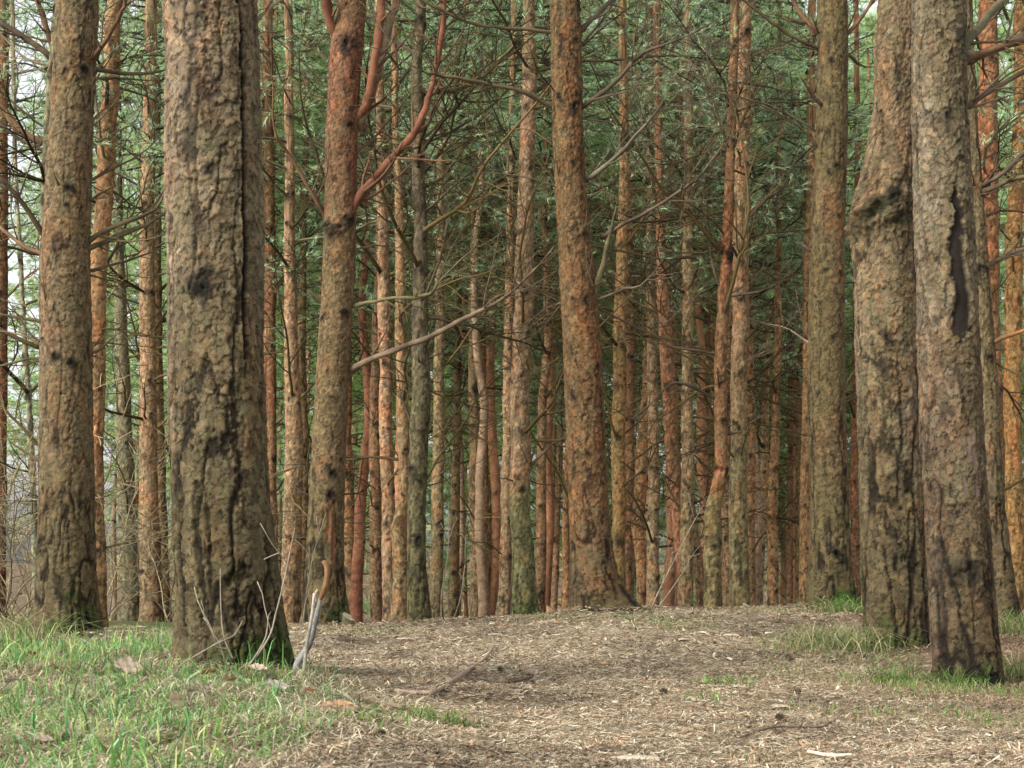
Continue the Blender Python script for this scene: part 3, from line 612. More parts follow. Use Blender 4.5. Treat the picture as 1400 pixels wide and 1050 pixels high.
LIMBS_8 = [
    ([(1336, 258), (1370, 236), (1410, 200)], 8, 6, DARK, dict(twigs=6, dy=-0.2)), ([(1338, 264), (1370, 252), (1412, 238)], 8, 6, OLIVE, dict(twigs=4, dy=-0.4)), ([(1338, 372), (1365, 356), (1412, 335)], 8, 6, DARK, dict(twigs=5, dy=0.1)),
    ([(1350, 472), (1376, 458), (1410, 447)], 7, 5, OLIVE, dict(twigs=2, dy=-0.2, tip=(0.4, 0.16, 0.06))), ([(1340, 300), (1370, 290), (1412, 292)], 4, 3, DARK, dict(twigs=6, dy=.3))]
hero("hidden", "crooked pine half hidden behind the scarred one, fluted mossy foot",
     [(856, 1369, 52), (800, 1365, 42), (700, 1357, 34), (500, 1347, 29), (350, 1338, 24), (200, 1328, 22), (0, 1318, 20)], 11.5,
     dict(seed=18, low=(0.16, 0.115, 0.075), high=(0.225, 0.165, 0.092), c0=0.2, c1=1.8, algae=0.5, algae_dir=0.6, moss=(0.3, 0.9, 0.5), red=0.5, deep=0.016, up=0.25, cw=0.04, ch=0.3, rough_to=1.6, amp=1.1, flare=0.35, knots=[(1.9, 0.2, 0.03), (2.55, 0, 0.035), (0.5, .5, .03)]), 0.0088, 0.0092, LIMBS_8)
print("heroes", time.time() - T0)

# ------------------------------------------------------------------ the slender pines behind
REP = dict(mid_label_group="slender pines behind the crest")
def slim(label, pts, Y, tone, seed, br=1.0, limbs=(), crown=True, low=None, group="slender pines behind the crest", bmin=0.45, extra=None, pale=False):
    r = np.random.default_rng(seed)
    tone = np.array(tone); prof = sorted(pts, key=lambda a: -a[0])
    if prof[0][0] < 850:                       # carry the stem down to the ground, thickening a little
        py0, px0, w0 = prof[0]; px1 = px0 + (px0 - prof[1][1]) * 0.2
        gy = float(gz(np.array((px1 - CX) / F * Y), np.array(Y))); pyb = CY + F * math.tan(math.atan((CZ - gy) / Y) + PITCH)
        prof = [(max(pyb, py0 + 12), px1, w0 * 1.16)] + prof
    ztop = min(P(700, -20, Y)[2] + 1.0, 11.5)
    kn = []; z = r.uniform(0.3, 0.7); zb_ = 0
    wh = []
    while z < ztop + 1.5:
        wh.append(z)
        for k in range(r.integers(2, 5)): kn.append((z + r.normal(0, 0.05), r.uniform(-PI, PI) if r.random() < 0.5 else r.uniform(-0.9, 0.9), r.uniform(0.012, 0.036), r.uniform(0.35, 0.98)))
        z += r.uniform(0.33, 0.62)
    for k in range(9): kn.append((r.uniform(0.2, ztop), r.uniform(-0.95, 0.95), r.uniform(0.008, 0.02), r.uniform(0.4, 0.9)))
    rel = 1.0 if low is None else 1.0
    lowc = tone * np.array([0.78, 0.84, 0.88]) if low is None else np.array(low)
    st = dict(seed=seed, low=lowc, high=tone, c0=0.3, c1=r.uniform(1.5, 2.8), algae=0.30, algae_dir=r.uniform(-1.6, 1.6), red=0.5, lichen=0.2, deep=0.005, up=0.15, cw=0.032, ch=0.13, pw=0.02, ph=0.03, rough_to=1.0, gain=1.10, sat=0.92, tint=(0.97, 1.01, 0.84),
              amp=0.8, flare=0.18, lump=0.8, wob=0.035, knots=kn, rings=[(w, 0.025, r.uniform(0.1, 0.5)) for w in wh if r.random() < 0.5], sm=0.22, crackdark=0.8)
    if extra: st.update(extra)
    dl = min(0.03, max(0.011, Y / 1609 * 1.0))
    mb, info = make_trunk(prof, Y, st, r, dl, dl * 1.15, ztop, r.normal(0, 0.008))
    base = np.array([info['xc'][0], info['yc'][0], info['zb']])
    t = empty("slender_pine", base, label, "tree", group)
    for k in range(len(mb.v)): mb.v[k] = mb.v[k] - base
    mb.build("trunk", M_bark_mid, t)
    for q, lb in enumerate(limbs):
        kw = lb[4] if len(lb) > 4 else {}
        b = limb(t, lb[0], Y, lb[1], lb[2], lb[3], seed=seed * 50 + q, **kw); b.location = tuple(-base)
    zt_view = P(700, 0, Y)[2] - info['zb']
    nb = 0
    for w in wh:
        if w < bmin or w > min(zt_view + 0.4, 4.8): continue
        frac = w / zt_view
        for k in range(r.integers(1, 4)):
            if nb > 22 * br or r.random() > 0.42 + 0.33 * br: continue
            c, R = at_height(info, info['zb'] + w + r.normal(0, 0.03)); az = r.uniform(-PI, PI)
            if w < 0.8 or (w < 2.4 and r.random() < 0.35): me = STUB[r.integers(4)]
            else: me = DEAD[r.integers(12)]
            o = bpy.data.objects.new("dead_branch", me); link(o, t)
            o.location = tuple(c - base + np.array([math.cos(az), math.sin(az), 0]) * R * 0.85); o.rotation_euler = (r.uniform(-0.6, 0.6), -r.uniform(-0.25, 0.65), az)
            s = r.uniform(0.7, 1.1) * (0.85 if w < 2 else 1); o.scale = (s, s, s); nb += 1
    if crown:
        zc = info['zb'] + r.uniform(3.2, 4.6); c, R = at_height(info, min(zc, ztop))
        o = bpy.data.objects.new("crown", CROWN_MID[r.integers(4)]); link(o, t); o.location = tuple(np.array([c[0], c[1], zc]) - base); o.rotation_euler = (0, 0, r.uniform(0, 6)); s = r.uniform(0.8, 1.1); o.scale = (s, s, s)
        if Y > 17.5 and r.random() < 0.75:
            zc = info['zb'] + r.uniform(4.2, 5.6); c, R = at_height(info, min(zc, ztop)); o = bpy.data.objects.new("crown", CROWN_SOFT[r.integers(3)]); link(o, t); o.location = tuple(np.array([c[0], c[1], zc]) - base); o.rotation_euler = (0, 0, r.uniform(0, 6))
    return t, info

S = slim
S("red stemmed pine cut by the left edge of the view", [(800, -4, 22), (400, 1, 18), (100, 3, 17)], 21, RED, 301)
S("orange stem leaning close behind the olive barked left pine", [(866, 135, 26), (700, 131, 22), (600, 129, 21), (450, 134, 21), (350, 136, 23), (200, 147, 24), (100, 151, 22), (0, 158, 20)], 13.0, ORANGE, 302, limbs=[([(128, 690), (150, 640), (150, 590)], 4, 2, TAN, dict(twigs=3))])
S("thin grey stem touching the left side of the olive barked pine", [(800, 60, 14), (400, 62, 13), (200, 66, 13), (0, 80, 12)], 12.5, GREYOL, 303, limbs=[
    ([(62, 72), (40, 56), (-8, 28)], 9, 8, DARK, dict(twigs=4)), ([(70, 58), (60, 22), (46, -12)], 9, 7, BROWN, dict(twigs=3)), ([(60, 193), (30, 180), (-8, 135)], 10, 10, BROWN, dict(twigs=4)), ([(60, 205), (25, 190), (-8, 160)], 5, 4, DARK, dict(twigs=5))])
S("pale olive pine standing left of the two pink ones in the bright gap", [(800, 178, 27), (600, 170, 21), (450, 165, 17), (300, 160, 14)], 20, GREYOL, 304, limbs=[([(176, 600), (200, 640), (168, 716)], 3, 2, TAN, dict(twigs=2))])
S("pink barked pine just left of the thickest trunk, wider of a close pair", [(840, 207, 31), (700, 204, 25), (500, 202, 22), (350, 200, 20), (200, 203, 18)], 18.5, PINK, 305, limbs=[([(200, 617), (165, 590), (145, 580)], 5, 3, OLIVE, dict(twigs=3)), ([(196, 668), (160, 660), (130, 650)], 3, 2, TAN, dict(twigs=3))])
S("narrower red brown pine tucked behind the pink one of the pair", [(800, 222, 19), (500, 214, 17), (300, 213, 14)], 22, BROWN, 306)
S("reddish pine seen in slivers along the right side of the thickest trunk", [(800, 374, 13), (600, 372, 13), (300, 368, 14), (50, 365, 15)], 22, RED, 307)
S("salmon pine right of the thickest trunk, first of a touching pair", [(800, 398, 27), (600, 403, 24), (480, 400, 19), (350, 397, 16), (250, 396, 13)], 17.5, PINK, 308)
S("brown pine touching the right side of the salmon one", [(800, 412, 17), (600, 415, 14), (480, 412, 12), (380, 414, 10)], 23, BROWN, 309)
S("orange pine showing just right of the pine with red upswept limbs", [(820, 480, 18), (700, 477, 16), (600, 474, 14), (300, 476, 11)], 25, ORANGE, 310)
S("dark rusty pine, second stem right of the one with upswept limbs", [(800, 514, 17), (600, 512, 16), (400, 515, 11), (300, 518, 9)], 22, (0.27, 0.135, 0.085), 311)
S("smooth pink orange pine left of the kinked trunk", [(840, 533, 20), (700, 531, 18), (600, 529, 18), (400, 526, 18), (280, 524, 14), (100, 520, 11)], 15.5, (0.36, 0.20, 0.125), 312)
S("pine with a sharp kink in its lower trunk", [(845, 549, 23), (760, 546, 20), (722, 542, 19), (698, 548, 16), (680, 552, 15), (600, 552, 17), (450, 548, 15), (320, 546, 12), (180, 541, 9)], 15.0, (0.35, 0.20, 0.11), 313, extra=dict(sm=0.10, knots=[(0.95, -.3, 0.035, .5), (1.6, .3, .03, .7), (2.1, 0, .025, .8)]))
S("dark grey green pine standing right of the kinked trunk", [(855, 573, 32), (780, 571, 27), (700, 570, 25), (550, 575, 26), (400, 576, 20), (250, 572, 18), (100, 570, 16), (0, 575, 14)], 13.3, (0.165, 0.12, 0.088), 314, low=(0.15, 0.125, 0.07), extra=dict(algae=0.5, deep=0.009, rough_to=1.8, gain=0.78), limbs=[
    ([(576, 292), (600, 271), (640, 236), (664, 218)], 5, 3, DARK, dict(twigs=7, depth=2)), ([(572, 292), (545, 246), (520, 200)], 4, 2.5, DARK, dict(twigs=5)), ([(570, 592), (556, 560), (550, 524)], 5, 3, DARK, dict(twigs=3)), ([(578, 410), (600, 350), (612, 300), (625, 262)], 4, 2.5, DARK, dict(twigs=6)), ([(580, 490), (610, 480), (650, 470)], 3, 2, OLIVE, dict(twigs=6))])
S("tan pine on its own right of the dark grey green pine", [(830, 597, 19), (700, 598, 17), (600, 600, 16), (400, 601, 12), (300, 602, 10)], 18.5, (0.28, 0.18, 0.10), 315, br=1.3)
S("short looking brown pine thick with bare side twigs beside the tan one", [(830, 621, 15), (700, 623, 13), (600, 625, 11), (450, 627, 8)], 26, BROWN, 316, br=1.3)
S("brown pine, left of a close pair in the middle gap", [(830, 651, 16), (700, 649, 15), (600, 648, 14), (450, 647, 12), (300, 648, 8)], 22, (0.25, 0.145, 0.085), 317)
S("thin orange pine, right of a close pair in the middle gap", [(820, 663, 12), (700, 662, 12), (600, 661, 11), (450, 660, 8)], 26, ORANGE, 318)
S("salmon pine leaning on the left side of the half mossy pine", [(830, 692, 17), (700, 692, 16), (600, 694, 15), (450, 695, 13), (350, 697, 11), (200, 700, 8)], 18.5, PINK, 319)
S("pine with mossy green lower trunk below a dark whorl ring", [(850, 721, 42), (815, 717, 33), (750, 713, 29), (700, 712, 28), (550, 712, 27), (450, 714, 26), (350, 716, 25), (250, 720, 23), (100, 723, 20), (0, 725, 17)], 13.8, (0.34, 0.20, 0.13), 320, low=(0.16, 0.145, 0.07), extra=dict(gain=0.95, c0=0.9, c1=1.5, algae=0.45, moss=(0.3, 0, .5), deep=0.008), limbs=[
    ([(722, 642), (728, 622), (734, 604)], 5, 3, BROWN, dict(twigs=0)), ([(725, 638), (748, 612), (774, 592), (768, 570)], 4, 3, DARK, dict(twigs=3)), ([(706, 502), (690, 488), (676, 478), (658, 470)], 5, 3, OLIVE, dict(twigs=4)), ([(722, 430), (745, 420), (765, 408)], 3, 2, DARK, dict(twigs=5)), ([(708, 345), (690, 320), (660, 280), (625, 255)], 4, 2.5, DARK, dict(twigs=9, depth=2))])
S("tan stem bending into a red S curve above the half mossy pine", [(820, 739, 14), (700, 740, 14), (600, 741, 13), (540, 742, 12), (470, 750, 12), (420, 748, 11), (330, 745, 9), (200, 746, 7)], 19.5, (0.30, 0.15, 0.085), 321)
S("very thin leaning pine left of the rusty crest pine", [(830, 757, 10), (700, 762, 9), (600, 766, 8), (400, 768, 7)], 33, (0.30, 0.15, 0.09), 322)
S("slim orange pine close against the left of the rusty crest pine", [(830, 774, 12), (700, 775, 11), (600, 777, 10), (400, 778, 7)], 29, ORANGE, 323)
S("orange green pine close against the right of the rusty crest pine", [(800, 846, 20), (700, 847, 19), (560, 846, 19), (400, 849, 17), (250, 853, 15), (130, 852, 12)], 17.0, (0.29, 0.15, 0.06), 324, extra=dict(algae=.5, top=ORANGE, t0=3.0, t1=4.2))
S("red stem running beside the orange green pine in the upper gap", [(800, 858, 13), (600, 860, 13), (400, 862, 13), (250, 864, 12), (120, 867, 10)], 23, RED, 325)
S("grey brown pole with a white peeled streak", [(830, 862, 10), (700, 864, 9), (600, 866, 8), (450, 868, 7)], 30, (0.24, 0.17, 0.11), 326, extra=dict(scars=[(3.2, 4.6, 0.3, 0.035, (.7, .66, .58), .002)]))
S("orange pine bowed outward near its foot", [(835, 884, 16), (790, 878, 16), (730, 872, 17), (650, 876, 17), (560, 884, 15), (450, 886, 12), (300, 888, 9)], 20.5, ORANGE, 327)
S("straight pinkish pine between the bowed one and the red curved one", [(830, 893, 18), (700, 893, 16), (600, 893, 15), (450, 891, 13), (300, 890, 10)], 19, (0.30, 0.18, 0.115), 328)
S("wavering red pine curving across several straight ones", [(835, 934, 14), (780, 932, 14), (690, 926, 17), (640, 922, 18), (600, 918, 19), (500, 912, 20), (420, 906, 17), (300, 903, 12)], 18.0, (0.30, 0.125, 0.07), 329)
S("straight pine crossing in front of the wavering red one", [(835, 938, 20), (700, 939, 18), (600, 940, 17), (400, 941, 15), (280, 941, 12)], 17.0, (0.29, 0.185, 0.105), 330)
S("pine leaning hard to the left near the double stemmed one", [(835, 961, 15), (780, 955, 15), (700, 945, 15), (620, 940, 12), (450, 936, 9)], 19.5, (0.27, 0.13, 0.08), 331)
S("narrow orange pine behind the dark forked stem", [(830, 966, 12), (600, 968, 11), (400, 970, 10), (300, 972, 8)], 27, ORANGE, 332)
S("dark red pine with elbow bend and thin fork, short of the crest", [(838, 976, 24), (760, 974, 23), (705, 975, 23), (670, 982, 20), (640, 985, 17), (600, 984, 17), (500, 985, 17), (400, 990, 16), (300, 996, 14), (200, 999, 13), (50, 1003, 12)], 14.2, (0.24, 0.10, 0.05), 333, low=(0.17, 0.125, 0.06), extra=dict(sm=0.14, c0=0.7, c1=1.1), limbs=[
    ([(989, 407), (975, 375), (965, 300), (960, 245)], 5, 2.5, DARK, dict(twigs=6)), ([(992, 406), (1030, 400), (1060, 390), (1082, 368)], 4, 2.5, DARK, dict(twigs=6)), ([(980, 484), (930, 475), (890, 465), (855, 448)], 4, 2, DARK, dict(twigs=7)), ([(985, 550), (925, 523), (882, 560), (856, 578)], 5, 3, DARK, dict(twigs=4, dy=-0.4)), ([(968, 690), (952, 655), (946, 648)], 3, 2, DARK, dict(twigs=1)), ([(990, 595), (1012, 590), (1015, 590)], 4, 3, OLIVE, dict(twigs=0))])
S("rosy pine seen low between the dark red pine and the stout olive one", [(830, 995, 15), (700, 994, 14), (620, 994, 12), (400, 1000, 9)], 21, PINK, 334)
S("stout olive pine right of the dark red elbowed one, pinkish higher up", [(840, 1011, 29), (800, 1010, 27), (600, 1011, 23), (400, 1012, 22), (250, 1014, 21), (100, 1018, 18), (0, 1020, 15)], 14.8, (0.31, 0.18, 0.105), 335, low=(0.20, 0.155, 0.085), extra=dict(c0=1.2, c1=2.6, deep=.008, rough_to=1.6), limbs=[([(1020, 302), (1050, 271), (1070, 256), (1092, 212)], 6, 3.5, DARK, dict(twigs=6)), ([(1018, 500), (1050, 480), (1085, 490)], 3, 2, TAN, dict(twigs=5)), ([(1016, 588), (1030, 576), (1048, 565)], 4, 3, TAN, dict(twigs=2)), ([(1018, 160), (1040, 120), (1075, 95)], 4, 3, DARK, dict(twigs=6))])
S("orange pine close behind the right side of the stout olive one", [(830, 1027, 13), (600, 1027, 12), (480, 1025, 11), (300, 1027, 8)], 22, ORANGE, 336)
S("pale orange leaning pine, left of two right of the olive trunk", [(835, 1038, 11), (700, 1042, 13), (600, 1045, 11), (450, 1049, 8)], 25, (0.38, 0.22, 0.12), 337)
S("thin orange pine with a dark collar near its foot", [(830, 1057, 15), (700, 1056, 14), (600, 1060, 12), (450, 1064, 9), (300, 1066, 7)], 21, ORANGE, 338, extra=dict(rings=[(.42, .06, .95)]))
S("thin red pine standing alone against the dark green gap", [(830, 1080, 9), (600, 1080, 8), (400, 1081, 6)], 34, RED, 339)
S("thin brown pine just left of the green tinged crest pine", [(830, 1091, 9), (600, 1092, 8), (400, 1094, 6)], 33, BROWN, 340)
S("orange pine half hidden behind the left of the green tinged crest pine", [(830, 1099, 15), (700, 1101, 14), (600, 1102, 13), (300, 1108, 14), (200, 1110, 12)], 20, ORANGE, 341)
S("red pine in the gap right of the green tinged crest pine", [(830, 1171, 13), (700, 1168, 12), (500, 1170, 10), (300, 1172, 8)], 23, RED, 342)
S("rust red pine rising behind the crooked half hidden pine", [(840, 1366, 24), (500, 1356, 26), (350, 1352, 28), (200, 1350, 27), (0, 1352, 24)], 14.5, (0.25, 0.10, 0.048), 343)
S("amber orange pine cut by the right edge of the view", [(840, 1390, 27), (600, 1385, 24), (400, 1386, 22), (200, 1394, 19), (0, 1400, 17)], 16, (0.33, 0.165, 0.06), 344)
S("grey pole sapling in the bright gap left of the olive pine", [(850, 50, 10), (700, 47, 9), (600, 43, 8), (450, 32, 7), (250, 20, 5)], 15.5, (0.27, 0.25, 0.18), 345, br=0.5, crown=False)
print("slims", time.time() - T0)

# ------------------------------------------------------------------ the farther pines and the green beyond
def far_pines():
    r = np.random.default_rng(77); protos = []
    for k in range(6):
        tone = 1.12 * [np.array(ORANGE), np.array(PINK), np.array(RED) * 1.1, np.array(BROWN), np.array((0.28, 0.19, 0.115)), np.array(ORANGE) * 0.9][k]
        st = dict(seed=400 + k, low=tone * 0.75, high=tone, algae=0.25, red=0.4, deep=0.003, cw=0.05, ch=0.2, pw=0.04, ph=0.06, flare=0.1, lump=1.0, wob=0.12, amp=0.8,
                  knots=[(z + r.normal(0, .03), r.uniform(-3, 3), 0.04, 0.85) for z in np.arange(0.5, 9, 0.45) for _ in (0, 1)])
        n = 520; mb = MB()
        zs = np.linspace(-0.3, 15, n); sd = 400 + k
        xs = (fbm(np.stack([zs * 0.35, 0 * zs + k, 0 * zs], -1), 60 + k, 2) - 0.5) * 0.26; xs -= xs[2]; yo = (fbm(np.stack([zs * 0.35, 0 * zs + k, 0 * zs + 5], -1), 80 + k, 2) - 0.5) * 0.2; yo -= yo[2]
        sd_ = 14; th = np.arange(sd_) * 2 * PI / sd_; Zg, Tg = np.meshgrid(zs, th, indexing='ij'); q3 = np.stack([np.cos(Tg) * 0.8 + 9 * k, np.sin(Tg) * 0.8, Zg * 5], -1)
        nz = fbm(q3 * 2.2, 500 + k, 3); nb_ = fbm(q3 * 0.6, 520 + k, 2)
        Rr = 0.082 * np.clip(1 - Zg * 0.045, 0.25, 1) * (1 + 0.25 * np.exp(-np.clip(Zg, 0, 9) / 0.2)) * (1 + 0.22 * (nz - 0.5))
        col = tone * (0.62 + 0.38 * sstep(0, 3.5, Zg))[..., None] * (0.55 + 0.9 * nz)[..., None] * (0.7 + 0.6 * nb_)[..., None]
        zk = 0.4
        while zk < 14:
            for _ in range(r.integers(2, 5)):
                tk = r.uniform(0, 2 * PI); d2 = ((np.mod(Tg - tk + PI, 2 * PI) - PI) * 0.08 / 0.028) ** 2 + ((Zg - zk - r.normal(0, .04)) / r.uniform(0.03, 0.06)) ** 2; w = np.exp(-d2) * r.uniform(.5, .95); Rr = Rr * (1 + 0.15 * w); col = col * (1 - w[..., None]) + 0.02 * w[..., None]
            zk += r.uniform(0.35, 0.65)
        V = np.stack([xs[:, None] + Rr * np.cos(Tg), yo[:, None] + Rr * np.sin(Tg), Zg], -1); i_ = np.arange(n - 1)[:, None] * sd_; j_ = np.arange(sd_)
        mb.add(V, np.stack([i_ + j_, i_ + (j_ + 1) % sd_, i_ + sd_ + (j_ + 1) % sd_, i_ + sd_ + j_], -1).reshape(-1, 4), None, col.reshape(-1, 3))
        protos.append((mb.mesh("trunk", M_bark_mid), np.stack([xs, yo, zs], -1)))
    rows = [(24, 14), (27, 19), (31, 20), (35, 18), (41, 17), (48, 17), (56, 19)]
    for Y, n in rows:
        half = Y * 0.318 + 3.5
        for k in range(n):
            x = -half + 2 * half * (k + r.uniform(0.1, 0.9)) / n; y = Y + r.uniform(-3, 3)
            px = CX + F * x / y
            if px < 235 and r.random() < (0.62 if px < 150 else 0.4): continue
            if Y < 32 and not 240 < px < 1120: continue
            z = float(gz(np.array(x), np.array(y)))
            lab = "distant thin pine among the green crowns far behind the crest"
            t = empty("distant_pine", (x, y, z), lab, "tree", "distant pines far behind the crest"); t.rotation_euler = (0, 0, r.uniform(0, 6.28)); s = r.uniform(0.85, 1.2); t.scale = (s, s, 1); ht = (CZ + 0.335 * y - z) * r.uniform(0.95, 1.2)
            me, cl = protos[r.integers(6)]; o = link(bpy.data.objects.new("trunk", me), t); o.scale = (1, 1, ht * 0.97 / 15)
            # crown reaches lower the farther back the tree is (edge of the stand)
            zc = r.uniform(5.0, 6.5) if Y < 32 else r.uniform(2.8, 5.0) if Y < 36 else r.uniform(2.2, 4.0) if Y < 50 else r.uniform(1.0, 2.6)
            if px < 240: zc += 1.5
            o = bpy.data.objects.new("crown", CROWN_FAR[r.integers(4)]); link(o, t); o.location = (0, 0, zc); o.rotation_euler = (0, 0, r.uniform(0, 6.28)); q = r.uniform(0.8, 1.05); o.scale = (q, q, max(0.3, (ht - zc) / 15))
            if 33 < Y < 48:
                for j in range(3 if Y < 38 else 2):
                    zz = r.uniform(0.6, 4.5) * 15 / ht; o = bpy.data.objects.new("dead_branch", DEAD[r.integers(12)]); link(o, t)
                    o.location = (float(np.interp(zz, cl[:, 2], cl[:, 0])), float(np.interp(zz, cl[:, 2], cl[:, 1])), zz * ht / 15); o.rotation_euler = (r.uniform(-.6, .6), -r.uniform(-.2, .6), r.uniform(0, 6.28)); o.scale = (1.1, 1.5, 1.5)
far_pines()

def distant_wood():
    r = np.random.default_rng(5); mb = MB(); n = 26000
    y = r.uniform(82, 100, n); x = r.uniform(-0.42, 0.42, n) * y; z = CZ - 5 + 36 * r.random(n) ** 0.9
    c = fbm(np.stack([x * 0.22, y * 0.2, z * 0.16], -1), 8, 3); keep = c > 0.34 + 0.15 * np.clip(z / 30, 0, 1) + 0.19 * sstep(-0.20, -0.27, x / y)
    pos = np.stack([x, y, z], -1)[keep]; ax = r.normal(0, 0.6, pos.shape) + np.array([0, 0, 0.3])
    lowm = sstep(5.0, -1.0, pos[:, 2])[:, None] * 0.8; needles(mb, r, pos, ax, 9, 0.75, 0.10, 0.8, GREEN * 0.9 * (1 - lowm) + np.array([0.30, 0.25, 0.15]) * lowm, 0.4)
    o = mb.build("distant_wood", M_needle, smooth=False); o["kind"] = "stuff"; o["label"] = "blurred mass of green pine foliage filling the far background"
distant_wood()
print("far", time.time() - T0)

# ------------------------------------------------------------------ ground cover
def blades(mb, r, x, y, h, w, lean, col, bend=0.6, z=None):
    n = len(x); z = gz(x, y) - 0.006 if z is None else z
    az = r.uniform(0, 2 * PI, n); d = np.stack([np.cos(az), np.sin(az), 0 * az], -1); s = np.stack([-np.sin(az), np.cos(az), 0 * az], -1)
    a2 = r.uniform(0, 2 * PI, n); s = np.stack([np.cos(a2), np.sin(a2), 0 * az], -1)
    b = np.stack([x, y, z], -1); P1 = b + d * (lean * h * 0.25)[:, None] + np.array([0, 0, 1]) * (h * 0.45)[:, None]
    P2 = b + d * (lean * h * 0.7)[:, None] + np.array([0, 0, 1]) * (h * (0.85 - 0.25 * lean))[:, None]; P3 = b + d * (lean * h * (1.05 + bend * 0.3))[:, None] + np.array([0, 0, 1]) * (h * (1.0 - 0.55 * lean * bend))[:, None]
    w = w[:, None]; v = np.stack([b - s * w * .5, b + s * w * .5, P1 - s * w * .48, P1 + s * w * .48, P2 - s * w * .3, P2 + s * w * .3, P3], 1).reshape(-1, 3)
    k = np.arange(n)[:, None] * 7; q = np.concatenate([k + np.array([0, 1, 3, 2]), k + np.array([2, 3, 5, 4])]); t = k + np.array([4, 5, 6])
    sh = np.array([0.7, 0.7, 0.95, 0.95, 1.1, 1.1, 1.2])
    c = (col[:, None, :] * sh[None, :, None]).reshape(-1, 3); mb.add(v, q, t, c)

def scatter(r, n, x0, x1, y0, y1, dens):
    # more samples near the camera
    y = y0 * (y1 / y0) ** r.random(n); x = x0 + (x1 - x0) * r.random(n); k = r.random(n) < dens(x, y); return x[k], y[k]

def grass():
    r = np.random.default_rng(9)
    def dg(x, y):
        n = fbm(np.stack([x * 3.5, y * 2.0, 0 * x], -1), 41, 3); return bank_mask(x + 0.13, y) * sstep(0.33, 0.60, n) * np.clip(1.15 - (y - 3) * 0.03, .4, 1) 
    mb = MB()
    x, y = scatter(r, 52000, -3.3, 0.1, 2.7, 9.5, dg); n = len(x)
    col = np.array([0.175, 0.345, 0.085]) * r.uniform(0.4, 1.35, (n, 1)); yl = r.random((n, 1)) < 0.3; col = np.where(yl, np.array([0.42, 0.46, 0.17]) * r.uniform(.7, 1.3, (n, 1)), col); bl = r.random((n, 1)) < 0.25; col = np.where(bl, col * np.array([0.7, 1.0, 1.35]), col)
    blades(mb, r, x, y, r.uniform(0.016, 0.055, n) * (1 + (r.random(n) < 0.14) * 1.1) * (1 + 0.5 * (y > 6)), r.uniform(0.0022, 0.0060, n), r.uniform(0.1, 0.9, n), col)
    # clumps
    for k in range(70):
        cx = r.uniform(-1.6, -0.2); cy = r.uniform(3.1, 8.0); cx = cx if cy > 4.2 else cx * 0.8
        if bank_mask(np.array([cx]), np.array([cy]))[0] < 0.5: continue
        m = r.integers(8, 26); x = cx + r.normal(0, 0.03, m); y = cy + r.normal(0, 0.03, m)
        col = np.array([0.12, 0.25, 0.065]) * r.uniform(0.6, 1.4, (m, 1)); blades(mb, r, x, y, r.uniform(0.04, 0.10, m), r.uniform(0.0025, 0.005, m), r.uniform(0.2, 1.2, m), col)
    # patches on the far side and the right
    for px, py, Y, rx, ry, s in PATCH:
        c = P(px, py, Y); m = int(2000 * s * (rx * ry) ** 0.5 * (0.6 if Y > 10 else 1)); x = c[0] + r.normal(0, rx * 0.55, m); y = Y + r.normal(0, ry * 0.55, m)
        kp = fbm(np.stack([x * 7, y * 5, 0 * x], -1), 43, 2) > 0.42; x, y = x[kp], y[kp]; m = len(x)
        crest = 780 < px < 1000 or px < 700; hh = (0.012, 0.04) if crest and Y > 8 else (0.02, 0.075)
        col = np.array([0.15, 0.26, 0.06]) * r.uniform(0.5, 1.35, (m, 1)); dry = r.random((m, 1)) < (0.5 if not crest else 0.25); col = np.where(dry, np.array([0.36, 0.31, 0.17]) * r.uniform(.6, 1.2, (m, 1)), col)
        blades(mb, r, x, y, r.uniform(*hh, m), r.uniform(0.003, 0.006, m), r.uniform(0.2, 1.0, m), col)
    o = mb.build("grass", M_grass, smooth=False); o["kind"] = "stuff"; o["label"] = "fresh green grass blades over the bank and round the trunks"
grass()

def thatch():
    r = np.random.default_rng(10); mb = MB()
    x, y = scatter(r, 85000, -3.3, 0.15, 2.7, 9.5, lambda x, y: bank_mask(x - 0.06, y) * 0.72); n = len(x)
    col = np.array([0.60, 0.53, 0.36]) * r.uniform(0.25, 1.35, (n, 1)); br = r.random((n, 1)) < 0.22; col = np.where(br, np.array([0.26, 0.16, 0.09]) * r.uniform(.6, 1.3, (n, 1)), col)
    blades(mb, r, x, y, r.uniform(0.015, 0.075, n), r.uniform(0.002, 0.0055, n), r.uniform(0.8, 2.3, n), col, 1.0)
    for px, py, Y, rx, ry, s in PATCH:
        if px < 1000: continue
        c = P(px, py, Y); m = int(900 * s); x = c[0] + r.normal(0, rx * 0.8, m); y = Y + r.normal(0, ry * 0.7, m)
        col = np.array([0.42, 0.34, 0.20]) * r.uniform(0.5, 1.3, (m, 1)); blades(mb, r, x, y, r.uniform(0.03, 0.07, m), r.uniform(0.002, 0.004, m), r.uniform(1.2, 2.6, m), col, 1.0)
    o = mb.build("dry_grass", M_grass, smooth=False); o["kind"] = "stuff"; o["label"] = "flattened straw coloured dead grass between the green blades"
thatch()

